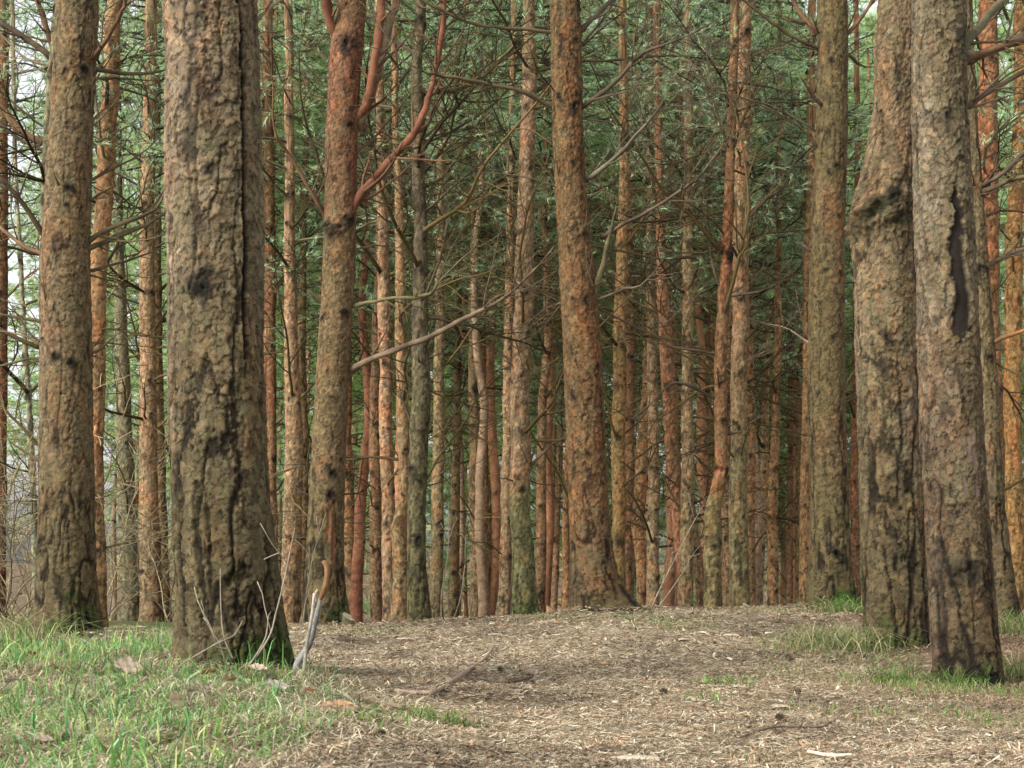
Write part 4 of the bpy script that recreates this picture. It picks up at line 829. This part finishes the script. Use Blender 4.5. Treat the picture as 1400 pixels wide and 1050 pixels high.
def litter():
    r = np.random.default_rng(12); mb = MB(); n = 330000
    y = 3.0 * (13.2 / 3.0) ** r.random(n); x = r.uniform(-0.36, 0.38, n) * y; bk = bank_mask(x, y); kp = r.random(n) > bk * 0.75; x, y = x[kp], y[kp]; n = len(x)
    for px, py, Y, R in ((93, 872, 9.4, .17), (318, 908, 6.5, .22), (446, 858, 12.3, .16), (820, 842, 11.5, .22), (1136, 832, 12.5, .18), (1229, 892, 9.0, .19), (1327, 944, 7.5, .17), (1369, 856, 11.5, .14)):
        c0 = P(px, py, Y); m = 2600; a_ = r.uniform(0, 2 * PI, m); d_ = R * (0.85 + np.abs(r.normal(0, 0.45, m))); x = np.concatenate([x, c0[0] + d_ * np.cos(a_)]); y = np.concatenate([y, Y + d_ * np.sin(a_)])
    pile = np.zeros(len(x)); pile[n:] = r.uniform(0, 0.022, len(x) - n); n = len(x)
    z = gz(x, y) + r.uniform(0.001, 0.014, n) + pile; az = r.uniform(0, PI, n); tl = r.normal(0, 0.22, n)
    d = np.stack([np.cos(az), np.sin(az), tl], -1); d /= np.linalg.norm(d, axis=1, keepdims=True); s = np.cross(d, np.array([0, 0, 1.0]) + r.normal(0, 0.25, (n, 3))); s /= np.linalg.norm(s, axis=1, keepdims=True)
    big = r.random(n) < 0.05; ln = np.where(big, r.uniform(0.005, 0.014, n), 0.005 + 0.019 * r.random(n) ** 2)[:, None]; w = np.where(big, r.uniform(0.002, 0.0042, n), r.uniform(0.0006, 0.0016, n))[:, None]
    gs = (1 + np.clip(y - 5, 0, 9) * 0.11)[:, None]; ln = ln * gs; w = w * gs ** 1.3
    b = np.stack([x, y, z], -1); v = np.stack([b - d * ln - s * w, b - d * ln + s * w, b + d * ln + s * w, b + d * ln - s * w], 1).reshape(-1, 3); q = np.arange(n * 4).reshape(-1, 4)
    pn = fbm(np.stack([x * 1.3, y * 1.3, 0 * x], -1), 31, 4)
    k = r.random((n, 1)); col = np.where(k < 0.33, np.array([0.60, 0.52, 0.37]), np.where(k < 0.72, np.array([0.35, 0.265, 0.165]), np.where(k < 0.9, np.array([0.15, 0.10, 0.062]), np.array([0.40, 0.22, 0.12]))))
    off = sstep(0.9, 1.7, x - 0.09 * y)[:, None]; col = col * (1 - off * 0.6) + np.array([0.30, 0.18, 0.10]) * off * 0.6
    far = sstep(7, 11, y)[:, None] * 0.12; col = col * (1 - far) + np.array([0.22, 0.16, 0.11]) * far
    col = col * r.uniform(0.5, 1.2, (n, 1)) * (1.10 - 0.38 * sstep(0.42, 0.66, pn))[:, None]
    mb.add(v, q, None, np.repeat(col, 4, 0)); o = mb.build("needle_litter", M_litter, smooth=False); o["kind"] = "stuff"; o["label"] = "brown and straw coloured pine needles and chips over the trodden path"
litter()
print("cover", time.time() - T0)

# ------------------------------------------------------------------ small things on the ground
def ground_hit(px, py):
    lo, hi = 2.5, 14.0; prev = None
    for Y in np.linspace(2.6, 14, 400):
        p = P(px, py, Y)
        if p[2] <= gz(np.array(p[0]), np.array(Y)): return p
    return P(px, py, 12.5)

def dead_leaf(px, py, size, col, label, rot=0.0, tilt=(0.5, 0.2), seed=0, lift=0.035):
    r = np.random.default_rng(seed); nl, nw = 22, 9
    t = np.linspace(0, 1, nl); half = 0.34 * np.sin(np.clip(t * 1.03, 0, 1) * PI) ** 0.8 * (0.7 + 0.3 * np.sin(t * 7 * PI + 0.6) ** 2) + 0.012
    s = np.linspace(-1, 1, nw); Tg, Sg = np.meshgrid(t, s, indexing='ij')
    x = Tg - 0.5; y = Sg * half[:, None]; z = 0.25 * np.abs(Sg) ** 1.6 * half[:, None] * (1 + 0.5 * np.sin(Tg * 5 + seed)) + 0.16 * (Tg - 0.5) ** 2 + 0.02 * np.sin(Tg * 20 + Sg * 3)
    v = np.stack([x, y, z], -1) * size; i = np.arange(nl - 1)[:, None] * nw; j = np.arange(nw - 1); q = np.stack([i + j, i + j + 1, i + nw + j + 1, i + nw + j], -1).reshape(-1, 4)
    vein = 1 - 0.3 * np.exp(-(Sg / 0.08) ** 2) - 0.15 * (np.sin(Tg * 40 - np.abs(Sg) * 6) > 0.8)
    c = np.asarray(col) * vein[..., None] * (0.8 + 0.4 * r.random(vein.shape))[..., None]
    p = ground_hit(px, py); o = None
    root = empty("fallen_leaf", (p[0], p[1], float(gz(np.array(p[0]), np.array(p[1]))) + lift), label, "leaf", "fallen leaves on the grassy bank"); root.rotation_euler = (tilt[0], tilt[1], rot)
    mb = MB(); mb.add(v, q, None, c.reshape(-1, 3)); mb.build("blade", M_leaf, root)
    mb = MB(); st = np.array([[0.5, 0, 0.04], [0.58, 0.01, 0.03], [0.68, 0.03, 0.0]]) * size; tube(mb, smooth_path(st, 6), 0.012 * size, 5, np.asarray(col) * 0.5); mb.build("stalk", M_leaf, root)

PALE = (0.46, 0.37, 0.27); RUST = (0.24, 0.115, 0.055); BUFF = (0.38, 0.25, 0.15)
for k, a in enumerate([
    (175, 925, 0.105, PALE, "large pale curled leaf standing up in the grass of the bank", 0.4, (0.9, 0.2)),
    (72, 925, 0.07, RUST, "rust brown leaf propped behind the grass near the left edge", 1.8, (0.9, 0.1)),
    (42, 908, 0.05, RUST, "small dark rust leaf low in the grass by the left edge", 2.6, (0.6, 0.3)),
    (240, 975, 0.075, (0.48, 0.39, 0.24), "yellowish leaf upright in the grass before the thickest pine", 1.2, (1.1, 0.1)),
    (58, 1035, 0.055, PALE, "small pale leaf at the very bottom of the bank", 0.8, (0.4, 0.2)),
    (290, 906, 0.075, BUFF, "buff leaf lying against the foot of the thickest pine", 0.2, (0.5, 0.1)),
    (343, 912, 0.075, RUST, "dark red brown leaf right under the thickest pine", 0.1, (0.5, -0.1)),
    (352, 927, 0.085, PALE, "flat pale leaf lying below the dark red brown one", -0.5, (0.25, 0.1)),
    (378, 952, 0.08, (0.42, 0.36, 0.30), "greyish leaf on the slope of the bank above the path", 0.5, (0.45, 0.2)),
    (312, 945, 0.065, BUFF, "tan leaf half buried in grass below the thickest pine", 2.2, (0.5, 0.2)),
    (462, 984, 0.09, (0.40, 0.24, 0.14), "long orange tan leaf at the edge of bank and path", 0.3, (0.2, 0.05)),
    (425, 962, 0.055, RUST, "small pinkish brown leaf on the bare edge of the bank", 0.9, (0.3, 0.1)),
    (285, 934, 0.06, RUST, "brown leaf folded beside the tan half buried one", 2.9, (0.6, 0.2))]):
    dead_leaf(a[0], a[1], a[2] * 1.05, a[3], a[4], a[5], a[6], seed=k)

def stick(name, label, cat, pts, w, cols, group=None, sides=9, twigs=0, seed=0, mat=None):
    """pts: (px, py, Y) or None as Y = lying on the ground"""
    r = np.random.default_rng(seed); W = []
    for px, py, Y in pts:
        if Y is None: p = ground_hit(px, py); p[2] = float(gz(np.array(p[0]), np.array(p[1]))) + 0.016
        else: p = P(px, py, Y)
        W.append(p)
    W = np.array(W); Ym = W[:, 1].mean(); n = 40; path = smooth_path(W, n); rad = np.interp(np.linspace(0, 1, n), np.linspace(0, 1, len(w)), np.array(w) * Ym / F / 2) * (0.62 if name == 'dry_stem' else 0.9)
    cc = np.array([[np.interp(t, np.linspace(0, 1, len(cols)), [c[k] for c in cols]) for k in range(3)] for t in np.linspace(0, 1, n)]) * r.uniform(0.8, 1.2, (n, 1))
    base = W[0].copy(); mb = MB(); tube(mb, path - base, rad, sides, cc, lump=0.18, rng=r)
    for k in range(twigs):
        i = r.integers(n // 4, n - 2); tg = path[i + 1] - path[i]; tg /= np.linalg.norm(tg); sd = r.normal(0, 1, 3); sd[2] = abs(sd[2]); twig_tree(mb, r, path[i] - base, tg + sd * 0.8, r.uniform(.08, .25), rad[i] * 0.6, 1, 5, np.asarray(cols[-1]), None)
    o = mb.build(name, mat or M_wood); o.location = tuple(base); tag(o, label, cat, group); return o

GREYW = (0.27, 0.24, 0.19); WHITEW = (0.29, 0.28, 0.26); OCHRE = (0.22, 0.115, 0.055)
# the snapped pale stake with its peeled orange tip
def stake():
    Y = 6.35; b = P(406, 919, Y); root = empty("broken_stake", b, "pale grey snapped stake with peeled orange tip leaning beside the thickest pine", "stake")
    W = np.array([P(*a) for a in [(403, 928, Y), (407, 908, Y), (420, 886, Y - .02), (427, 869, Y - .04), (432, 845, Y - .05), (439, 816, Y - .06)]]) - b
    n = 36; path = smooth_path(W, n); t = np.linspace(0, 1, n); rad = np.interp(t, [0, .25, .45, .6, 1], np.array([11, 10.5, 8, 7.5, 6])) * Y / F / 2; r = np.random.default_rng(3)
    mb = MB(); cc = np.array(WHITEW) * np.interp(t, [0, .5, 1], [1.0, .85, .75])[:, None] * r.uniform(.85, 1.1, (n, 1)); tube(mb, path, rad, 12, cc, lump=.14, rng=r); tube(mb, path[::3] + r.normal(0, .002, path[::3].shape), rad[::3] * 0.9, 7, cc[::3] * 0.55, lump=.5, rng=r); mb.build("shaft", M_wood, root)
    W2 = np.array([P(*a) for a in [(438, 820, Y - .06), (444, 803, Y - .07), (447, 786, Y - .07), (446, 773, Y - .07), (441, 767, Y - .07)]]) - b
    n = 24; path = smooth_path(W2, n); t = np.linspace(0, 1, n); rad = np.interp(t, [0, .12, .5, .85, 1], np.array([5, 7.5, 6.5, 7.5, 4])) * Y / F / 2
    mb = MB(); cc = np.array(OCHRE) * np.interp(t, [0, .5, 1], [.8, 1.05, 1.0])[:, None] * r.uniform(.8, 1.15, (n, 1)); tube(mb, path, rad, 12, cc, lump=.2, rng=r); mb.build("peeled_tip", M_wood, root)
    mb = MB(); W3 = np.array([P(433, 822, Y - .05), P(431, 815, Y - .06), P(434, 806, Y - .07)]) - b; tube(mb, smooth_path(W3, 8), np.linspace(.010, .005, 8), 7, (0.42, .33, .22)); mb.build("snag", M_wood, root)
stake()
stick("upright_stick", "thin grey stick standing beside the snapped stake", "stick", [(415, 926, 6.25), (419, 885, 6.25), (426, 845, 6.23), (430, 811, 6.21)], [6, 5.5, 5, 4.5], [GREYW, GREYW, (0.5, .46, .4)])
stick("fallen_twig", "long thin bent twig lying across the path", "twig", [(676, 887, None), (662, 905, None), (640, 922, None), (600, 950, None), (575, 953, None), (540, 950, None)], [4, 5.5, 6.5, 6, 5, 4], [(0.34, .26, .2), (0.26, .18, .13)])
stick("dry_stem", "bleached forked stem leaning on the foot of the thickest pine", "stem", [(338, 912, 6.1), (356, 890, 6.1), (370, 866, 6.1), (378, 835, 6.1), (388, 795, 6.12), (403, 722, 6.15)], [5, 4.5, 4, 3.5, 3, 2], [GREYW, (.27, .23, .165)], "bleached stems round the thickest pine", twigs=2, seed=4)
stick("dry_stem", "short bleached stem beside the forked one at the pine foot", "stem", [(342, 908, 6.08), (356, 886, 6.07), (364, 868, 6.06), (367, 843, 6.06)], [4, 4, 3.5, 2.5], [GREYW, (.27, .23, .165)], "bleached stems round the thickest pine", seed=5)
stick("dry_stem", "curved dead stem arching up the left of the thickest pine", "stem", [(308, 905, 6.15), (300, 880, 6.12), (285, 855, 6.1), (270, 820, 6.1)], [3, 3, 2.5, 2], [(.27, .23, .165)], "bleached stems round the thickest pine", seed=6)
stick("dry_stem", "straight upright dead stem before the middle of the thickest pine", "stem", [(318, 900, 6.12), (306, 870, 6.12), (302, 830, 6.12), (301, 778, 6.15)], [3.5, 3, 2.5, 2], [(.27, .23, .165)], "bleached stems round the thickest pine", seed=7)
stick("dry_stem", "long bowed dead stem trailing into the grass at the pine foot", "stem", [(225, 928, 6.0), (258, 902, 6.05), (300, 878, 6.08), (320, 868, 6.1), (332, 848, 6.1)], [2.5, 3, 3, 2.5, 2], [(.27, .23, .165)], "bleached stems round the thickest pine", twigs=2, seed=8)
stick("fallen_twig", "dark thin twig across the grass near the left edge", "twig", [(-5, 888, 6.9), (40, 890, 6.9), (80, 893, 6.85), (112, 897, 6.85)], [4, 4, 3.5, 2.5], [(.16, .11, .08), (.2, .14, .1)])
stick("fallen_branch", "dark rotten branch along the edge of bank and path", "branch", [(478, 960, None), (500, 963, None), (525, 969, None), (550, 975, None)], [10, 11, 9, 6], [(.13, .09, .06), (.2, .15, .1)], seed=2)
stick("fallen_branch", "brown broken branch below the rotten one at the bank edge", "branch", [(455, 972, None), (485, 979, None), (520, 981, None)], [9, 9, 6], [(.22, .15, .1), (.15, .1, .07)], seed=9)
stick("fallen_twig", "short dark twig in the middle of the path", "twig", [(692, 938, None), (710, 936, None), (728, 931, None)], [5, 5, 4], [(.09, .06, .045), (.12, .08, .06)], seed=13)
stick("fallen_twig", "crooked twig with raised end on the right of the path", "twig", [(1010, 1018, None), (1060, 1003, None), (1120, 1003, None), (1136, 996, None), (1148, 1006, None)], [3, 3.5, 3.5, 3.5, 4], [(.16, .11, .08)], twigs=3, seed=14)
stick("fallen_twig", "pale barkless stick at the bottom right of the path", "twig", [(1105, 1038, None), (1135, 1042, None), (1165, 1043, None)], [5, 6, 4], [(.55, .47, .36)], seed=15)
stick("dry_stem", "tall thin dead stem leaning at the crest beside the rusty pine", "stem", [(888, 836, 12.9), (905, 800, 12.9), (925, 760, 12.8), (945, 720, 12.8), (962, 690, 12.7)], [3, 3, 2.6, 2.2, 1.5], [(.27, .23, .165)], "dead stems at the crest", twigs=4, seed=16)
stick("dry_stem", "second dead stem crossing the tall leaning one at the crest", "stem", [(895, 836, 12.9), (915, 810, 12.9), (938, 775, 12.9), (944, 760, 12.9)], [2.6, 2.4, 2, 1.5], [(.27, .23, .165)], "dead stems at the crest", twigs=3, seed=17)
stick("dry_stem", "upright dead stem at the crest before the yellowish gap", "stem", [(603, 853, 13.0), (604, 810, 13.0), (612, 760, 13.0), (614, 690, 13.1)], [2.6, 2.4, 2, 1.5], [(.27, .23, .165)], "dead stems at the crest", twigs=4, seed=18)
stick("dry_stem", "short forked dead stem at the crest left of the close pair", "stem", [(618, 853, 13.1), (630, 815, 13.0), (636, 770, 13.0)], [2.6, 2.2, 1.5], [(.27, .23, .165)], "dead stems at the crest", twigs=4, seed=19)
stick("dry_stem", "thin pale stem left of the pine with upswept limbs", "stem", [(412, 868, 10.5), (418, 820, 10.5), (428, 760, 10.5), (446, 700, 10.5)], [2.6, 2.4, 2, 1.4], [(.27, .23, .165)], "dead stems at the crest", twigs=4, seed=20)

def stump(px, py, Y, w, h, label, col, top):
    r = np.random.default_rng(int(px)); b = P(px, py, Y); b[2] = float(gz(np.array(b[0]), np.array(Y))); root = empty("tree_stump", b, label, "stump")
    R = w * Y / F / 2; Hh = h * Y / F; n = 28; zs = np.linspace(-0.05, 1, 16); th = np.arange(n) * 2 * PI / n; Zg, Tg = np.meshgrid(zs, th, indexing='ij')
    rr = R * (1 + 0.55 * np.exp(-np.clip(Zg, 0, 1) * 4)) * (1 + 0.10 * np.cos(3 * Tg + 1) + 0.10 * (r.random(Tg.shape) - 0.5)); zt = Hh * (1 + 0.35 * np.cos(Tg - 2.6))
    v = np.stack([rr * np.cos(Tg), rr * np.sin(Tg), Zg * zt], -1); c = np.asarray(col) * (0.6 + 0.8 * r.random(Tg.shape))[..., None]
    i = np.arange(15)[:, None] * n; j = np.arange(n); q = np.stack([i + j, i + (j + 1) % n, i + n + (j + 1) % n, i + n + j], -1).reshape(-1, 4)
    mb = MB(); mb.add(v, q, None, c.reshape(-1, 3)); mb.build("bark", M_bark, root)
    tv = []; tc = []
    for f in (1.0, .7, .4, .12):
        tv.append(np.stack([rr[-1] * np.cos(th) * f, rr[-1] * np.sin(th) * f, Hh * (1 + .35 * f * np.cos(th - 2.6)) + 0.001 + 0.004 * (r.random(n) - .5)], -1)); tc.append(np.asarray(top) * (0.75 + .5 * r.random((n, 1))))
    i = np.arange(3)[:, None] * n; q = np.stack([i + j, i + n + j, i + n + (j + 1) % n, i + (j + 1) % n], -1).reshape(-1, 4)
    mb = MB(); mb.add(np.concatenate(tv), q, None, np.concatenate(tc)); mb.build("cut_top", M_wood, root)
stump(476, 858, 11.4, 15, 15, "small dark mossy stump beside the pine with upswept limbs", (0.10, .09, .05), (.32, .28, .18))
stump(751, 848, 12.4, 8, 10, "tiny reddish sawn stump at the crest left of the rusty pine", (0.34, .17, .09), (.45, .26, .15))
stump(632, 850, 13.0, 11, 8, "low stump with a pale cut face at the crest", (0.2, .14, .09), (.62, .5, .35))
stump(1021, 834, 12.9, 12, 8, "low grey stump with torn pale top at foot of the olive pine", (0.17, .14, .09), (.4, .36, .24))

def cone(px, py, size, label, seed):
    r = np.random.default_rng(seed); p = ground_hit(px, py); z = float(gz(np.array(p[0]), np.array(p[1]))); mb = MB()
    n, m = 13, 9; tube(mb, np.array([[0, 0, t] for t in np.linspace(0.05, .95, 8)]) * size, size * np.array([.2, .3, .33, .32, .28, .22, .15, .06]), 8, (0.05, .033, .02))
    for i in range(n):
        t = i / (n - 1); R = size * 0.46 * math.sin(min(1, (0.22 + 0.85 * t)) * PI * 0.93) ** 0.8
        for j in range(m):
            a = 2 * PI * (j + 0.5 * (i % 2)) / m; d = np.array([math.cos(a), math.sin(a), 0]); s = np.array([-d[1], d[0], 0]); c0 = np.array([0, 0, t * size])
            v = [c0 + d * R * .5 - s * R * .15, c0 + d * R * .5 + s * R * .15, c0 + d * R + s * R * .30 + np.array([0, 0, .07 * size]), c0 + d * R * 1.05 + np.array([0, 0, .11 * size]), c0 + d * R - s * R * .30 + np.array([0, 0, .07 * size])]
            cc = np.array([[.08, .055, .035]] * 2 + [[.21, .15, .10]] * 3) * r.uniform(.7, 1.3); mb.add(v, [(0, 1, 2, 4)], [(4, 2, 3)], cc)
    o = mb.build("pine_cone", M_wood, smooth=False); o.location = (p[0], p[1], z + size * 0.33); o.rotation_euler = (1.45, 0, r.uniform(0, 6)); tag(o, label, "cone", "pine cones lying about")
for k, a in enumerate([(1077, 902, .05, "pine cone on the right of the path below the grass tussock"), (1022, 942, .045, "pine cone on the path down from the right tussock"), (1093, 950, .05, "pine cone at the right edge of the path by the thin grass"),
                       (1064, 988, .05, "dark pine cone among needles before the two right pines"), (527, 1010, .042, "pine cone at the bottom of the bank beside the path"), (912, 949, .042, "pine cone in the middle right of the path, by a tuft"),
                       (725, 926, .036, "small pine cone just above the short dark twig"), (585, 984, .036, "small pine cone near the tuft at the bank edge"), (1332, 1040, .055, "large pine cone at the bottom right corner"), (1300, 1042, .045, "pine cone left of the large one in the bottom right corner"),
                       (975, 882, .036, "pine cone far up the path toward the crest"), (1010, 836, .034, "small pine cone sitting on the skyline of the crest"), (680, 918, .04, "flat dark pine cone on the path right of the long bent twig")]):
    cone(a[0], a[1], a[2] * 0.68, a[3], seed=60 + k)

def chip(px, py, L, W_, col, label, rot):
    r = np.random.default_rng(int(px + py)); p = ground_hit(px, py); n = 10; t = np.linspace(0, 1, n); wv = W_ * (0.6 + 0.4 * np.sin(t * PI)) * (1 + .25 * (r.random(n) - .5)); z = 0.003 + 0.004 * np.sin(t * PI)
    v = []; 
    for s, zz in ((-1, 0), (-.6, .006), (.6, .006), (1, 0)): v.append(np.stack([(t - .5) * L, s * wv, z + zz + .002 * (r.random(n) - .5)], -1))
    v = np.stack(v, 1).reshape(-1, 3); i = np.arange(n - 1)[:, None] * 4; j = np.arange(3); q = np.stack([i + j, i + j + 1, i + 4 + j + 1, i + 4 + j], -1).reshape(-1, 4)
    mb = MB(); mb.add(v, q, None, np.asarray(col) * 0.72 * r.uniform(.8, 1.15, (len(v), 1))); o = mb.build("bark_chip", M_wood); o.location = (p[0], p[1], float(gz(np.array(p[0]), np.array(p[1]))) + .004); o.rotation_euler = (0, 0, rot); tag(o, label, "chip", "pale wood chips on the path")
for a in [(553, 876, .10, .022, (.6, .5, .36), "pale flat wood chip near the crest below the kinked pine", .2), (524, 869, .05, .02, (.65, .56, .42), "small pale chip left of the flat one near the crest", 1.0), (933, 878, .06, .028, (.6, .5, .36), "pale square chip below the mossy patch on the path", .3),
          (676, 870, .09, .014, (.6, .52, .38), "thin pale splinter near the crest above the long twig", .4), (1051, 868, .05, .02, (.7, .62, .5), "small bright chip right of centre near the crest", .1), (1000, 871, .09, .015, (.62, .54, .4), "long bright splinter on the right side near the crest", -.1),
          (826, 911, .05, .028, (.5, .32, .15), "orange tinted chip in the middle of the path", .5), (1066, 970, .07, .035, (.58, .47, .33), "broad buff chip on the right edge of the path", .2), (868, 1045, .12, .03, (.6, .52, .38), "large straw coloured chip at the bottom of the path", .0)]:
    chip(*a)

def tussock(px, py, Y, n, spread, h, label, seed, green=0.5, droop=-1):
    r = np.random.default_rng(seed); c = P(px, py, Y); z = float(gz(np.array(c[0]), np.array(Y))); mb = MB()
    x = r.normal(0, spread, n); y = r.normal(0, spread * 1.2, n); zz = gz(x + c[0], y + Y) - z - 0.008
    col = np.where(r.random((n, 1)) < green, np.array([0.12, 0.21, 0.05]), np.array([0.42, 0.38, 0.20])) * r.uniform(.6, 1.3, (n, 1))
    hh = h * r.uniform(.5, 1.15, n); lean = r.uniform(.3, 1.5, n)
    blades(mb, r, x, y, hh, r.uniform(.003, .006, n), lean, col, 1.1, z=zz)
    o = mb.build("grass_tussock", M_grass, smooth=False); o.location = (c[0], Y, z); tag(o, label, "grass tuft")
tussock(1140, 895, 8.8, 700, .14, .20, "pale drooping grass tussock left of the burled pine", 1, .35)
tussock(1158, 838, 11.9, 350, .12, .20, "bright green grass tuft at the foot of the green tinged pine", 2, .75)
tussock(1302, 938, 7.25, 110, .04, .14, "upright green grass tuft against the left foot of the scarred pine", 3, .95)
tussock(1222, 944, 7.4, 160, .06, .14, "green grass tuft between the burled and scarred pines", 4, .9)
tussock(1345, 946, 7.2, 90, .08, .09, "straggly grass along the front of the scarred pine", 5, .5)
tussock(1392, 930, 7.9, 180, .10, .17, "grass tuft at the right edge beside the scarred pine", 6, .7)
tussock(1392, 872, 10.4, 260, .14, .20, "yellow green grass tussock at the right edge behind the scarred pine", 7, .5)
tussock(8, 872, 7.6, 200, .12, .30, "tall arching dry grass at the left edge", 8, .3)

# leafless undergrowth in the bright gap on the left
def bare_bush(px, Y, n, L, label, seed, col):
    r = np.random.default_rng(seed); x = (px - CX) / F * Y; z = float(gz(np.array(x), np.array(Y))); root = empty("bare_bush", (x, Y, z), label, "bush", "leafless bushes at the bright left edge"); 
    for k in range(n):
        mb = MB(); az = r.uniform(0, 6.28); d = np.array([math.cos(az) * .55, math.sin(az) * .55, 1.0]); twig_tree(mb, r, (r.normal(0, .06), r.normal(0, .06), -.03), d, L * r.uniform(.6, 1.1), .0075, 2, 5, np.asarray(col), None, up=-.15, curl=.35, nchild=9, minr=.0028); mb.build("stem", M_dead, root)
bare_bush(10, 14, 11, 3.0, "pale leafless bush at the left edge behind the grass", 1, (.23, .215, .175))
bare_bush(38, 17, 12, 3.4, "grey leafless bush just left of the olive barked pine", 2, (.23, .215, .175))
bare_bush(150, 19, 10, 3.0, "pale leafless bush in the gap behind the orange leaning stem", 3, (.23, .215, .175))
bare_bush(232, 16, 5, 1.6, "low leafless bush behind the thickest pine's left side", 4, (.23, .215, .175))
bare_bush(375, 18, 5, 1.7, "leafless bush in the gap right of the thickest pine", 5, (.2, .17, .11))

# ------------------------------------------------------------------ light
EL, AZ = math.radians(33), math.radians(-128)       # azimuth from +Y towards +X: from the left, a little behind the viewer
w = bpy.data.worlds.new("World"); scene.world = w; w.use_nodes = True; nt = w.node_tree
sky = nt.nodes.new("ShaderNodeTexSky"); sky.sky_type = 'NISHITA'; sky.sun_disc = False; sky.sun_elevation = EL; sky.sun_rotation = AZ; sky.dust_density = 3.0; sky.air_density = 1.0
hs = nt.nodes.new("ShaderNodeHueSaturation"); hs.inputs["Saturation"].default_value = 0.15; hs.inputs["Value"].default_value = 2.2
bg = nt.nodes["Background"]; bg.inputs["Strength"].default_value = 0.15
nt.links.new(sky.outputs[0], hs.inputs["Color"]); nt.links.new(hs.outputs[0], bg.inputs["Color"])
sd = bpy.data.lights.new("sun", 'SUN'); sd.energy = 2.7; sd.angle = math.radians(10); sd.color = (1.0, 0.95, 0.86)
so = bpy.data.objects.new("sun", sd); scene.collection.objects.link(so)
import mathutils
dv = mathutils.Vector((math.sin(AZ) * math.cos(EL), math.cos(AZ) * math.cos(EL), math.sin(EL)))
so.rotation_euler = (-dv).to_track_quat('-Z', 'Y').to_euler(); so.location = tuple(dv * 30)
vs = scene.view_settings; scene.display_settings.display_device = 'sRGB'; vs.view_transform = 'Standard'; vs.look = 'None'; vs.exposure = 0; vs.gamma = 1
scene.cycles.max_bounces = 6; scene.cycles.diffuse_bounces = 3; scene.cycles.use_denoising = False if False else scene.cycles.use_denoising
print("done", time.time() - T0, len(bpy.data.objects))
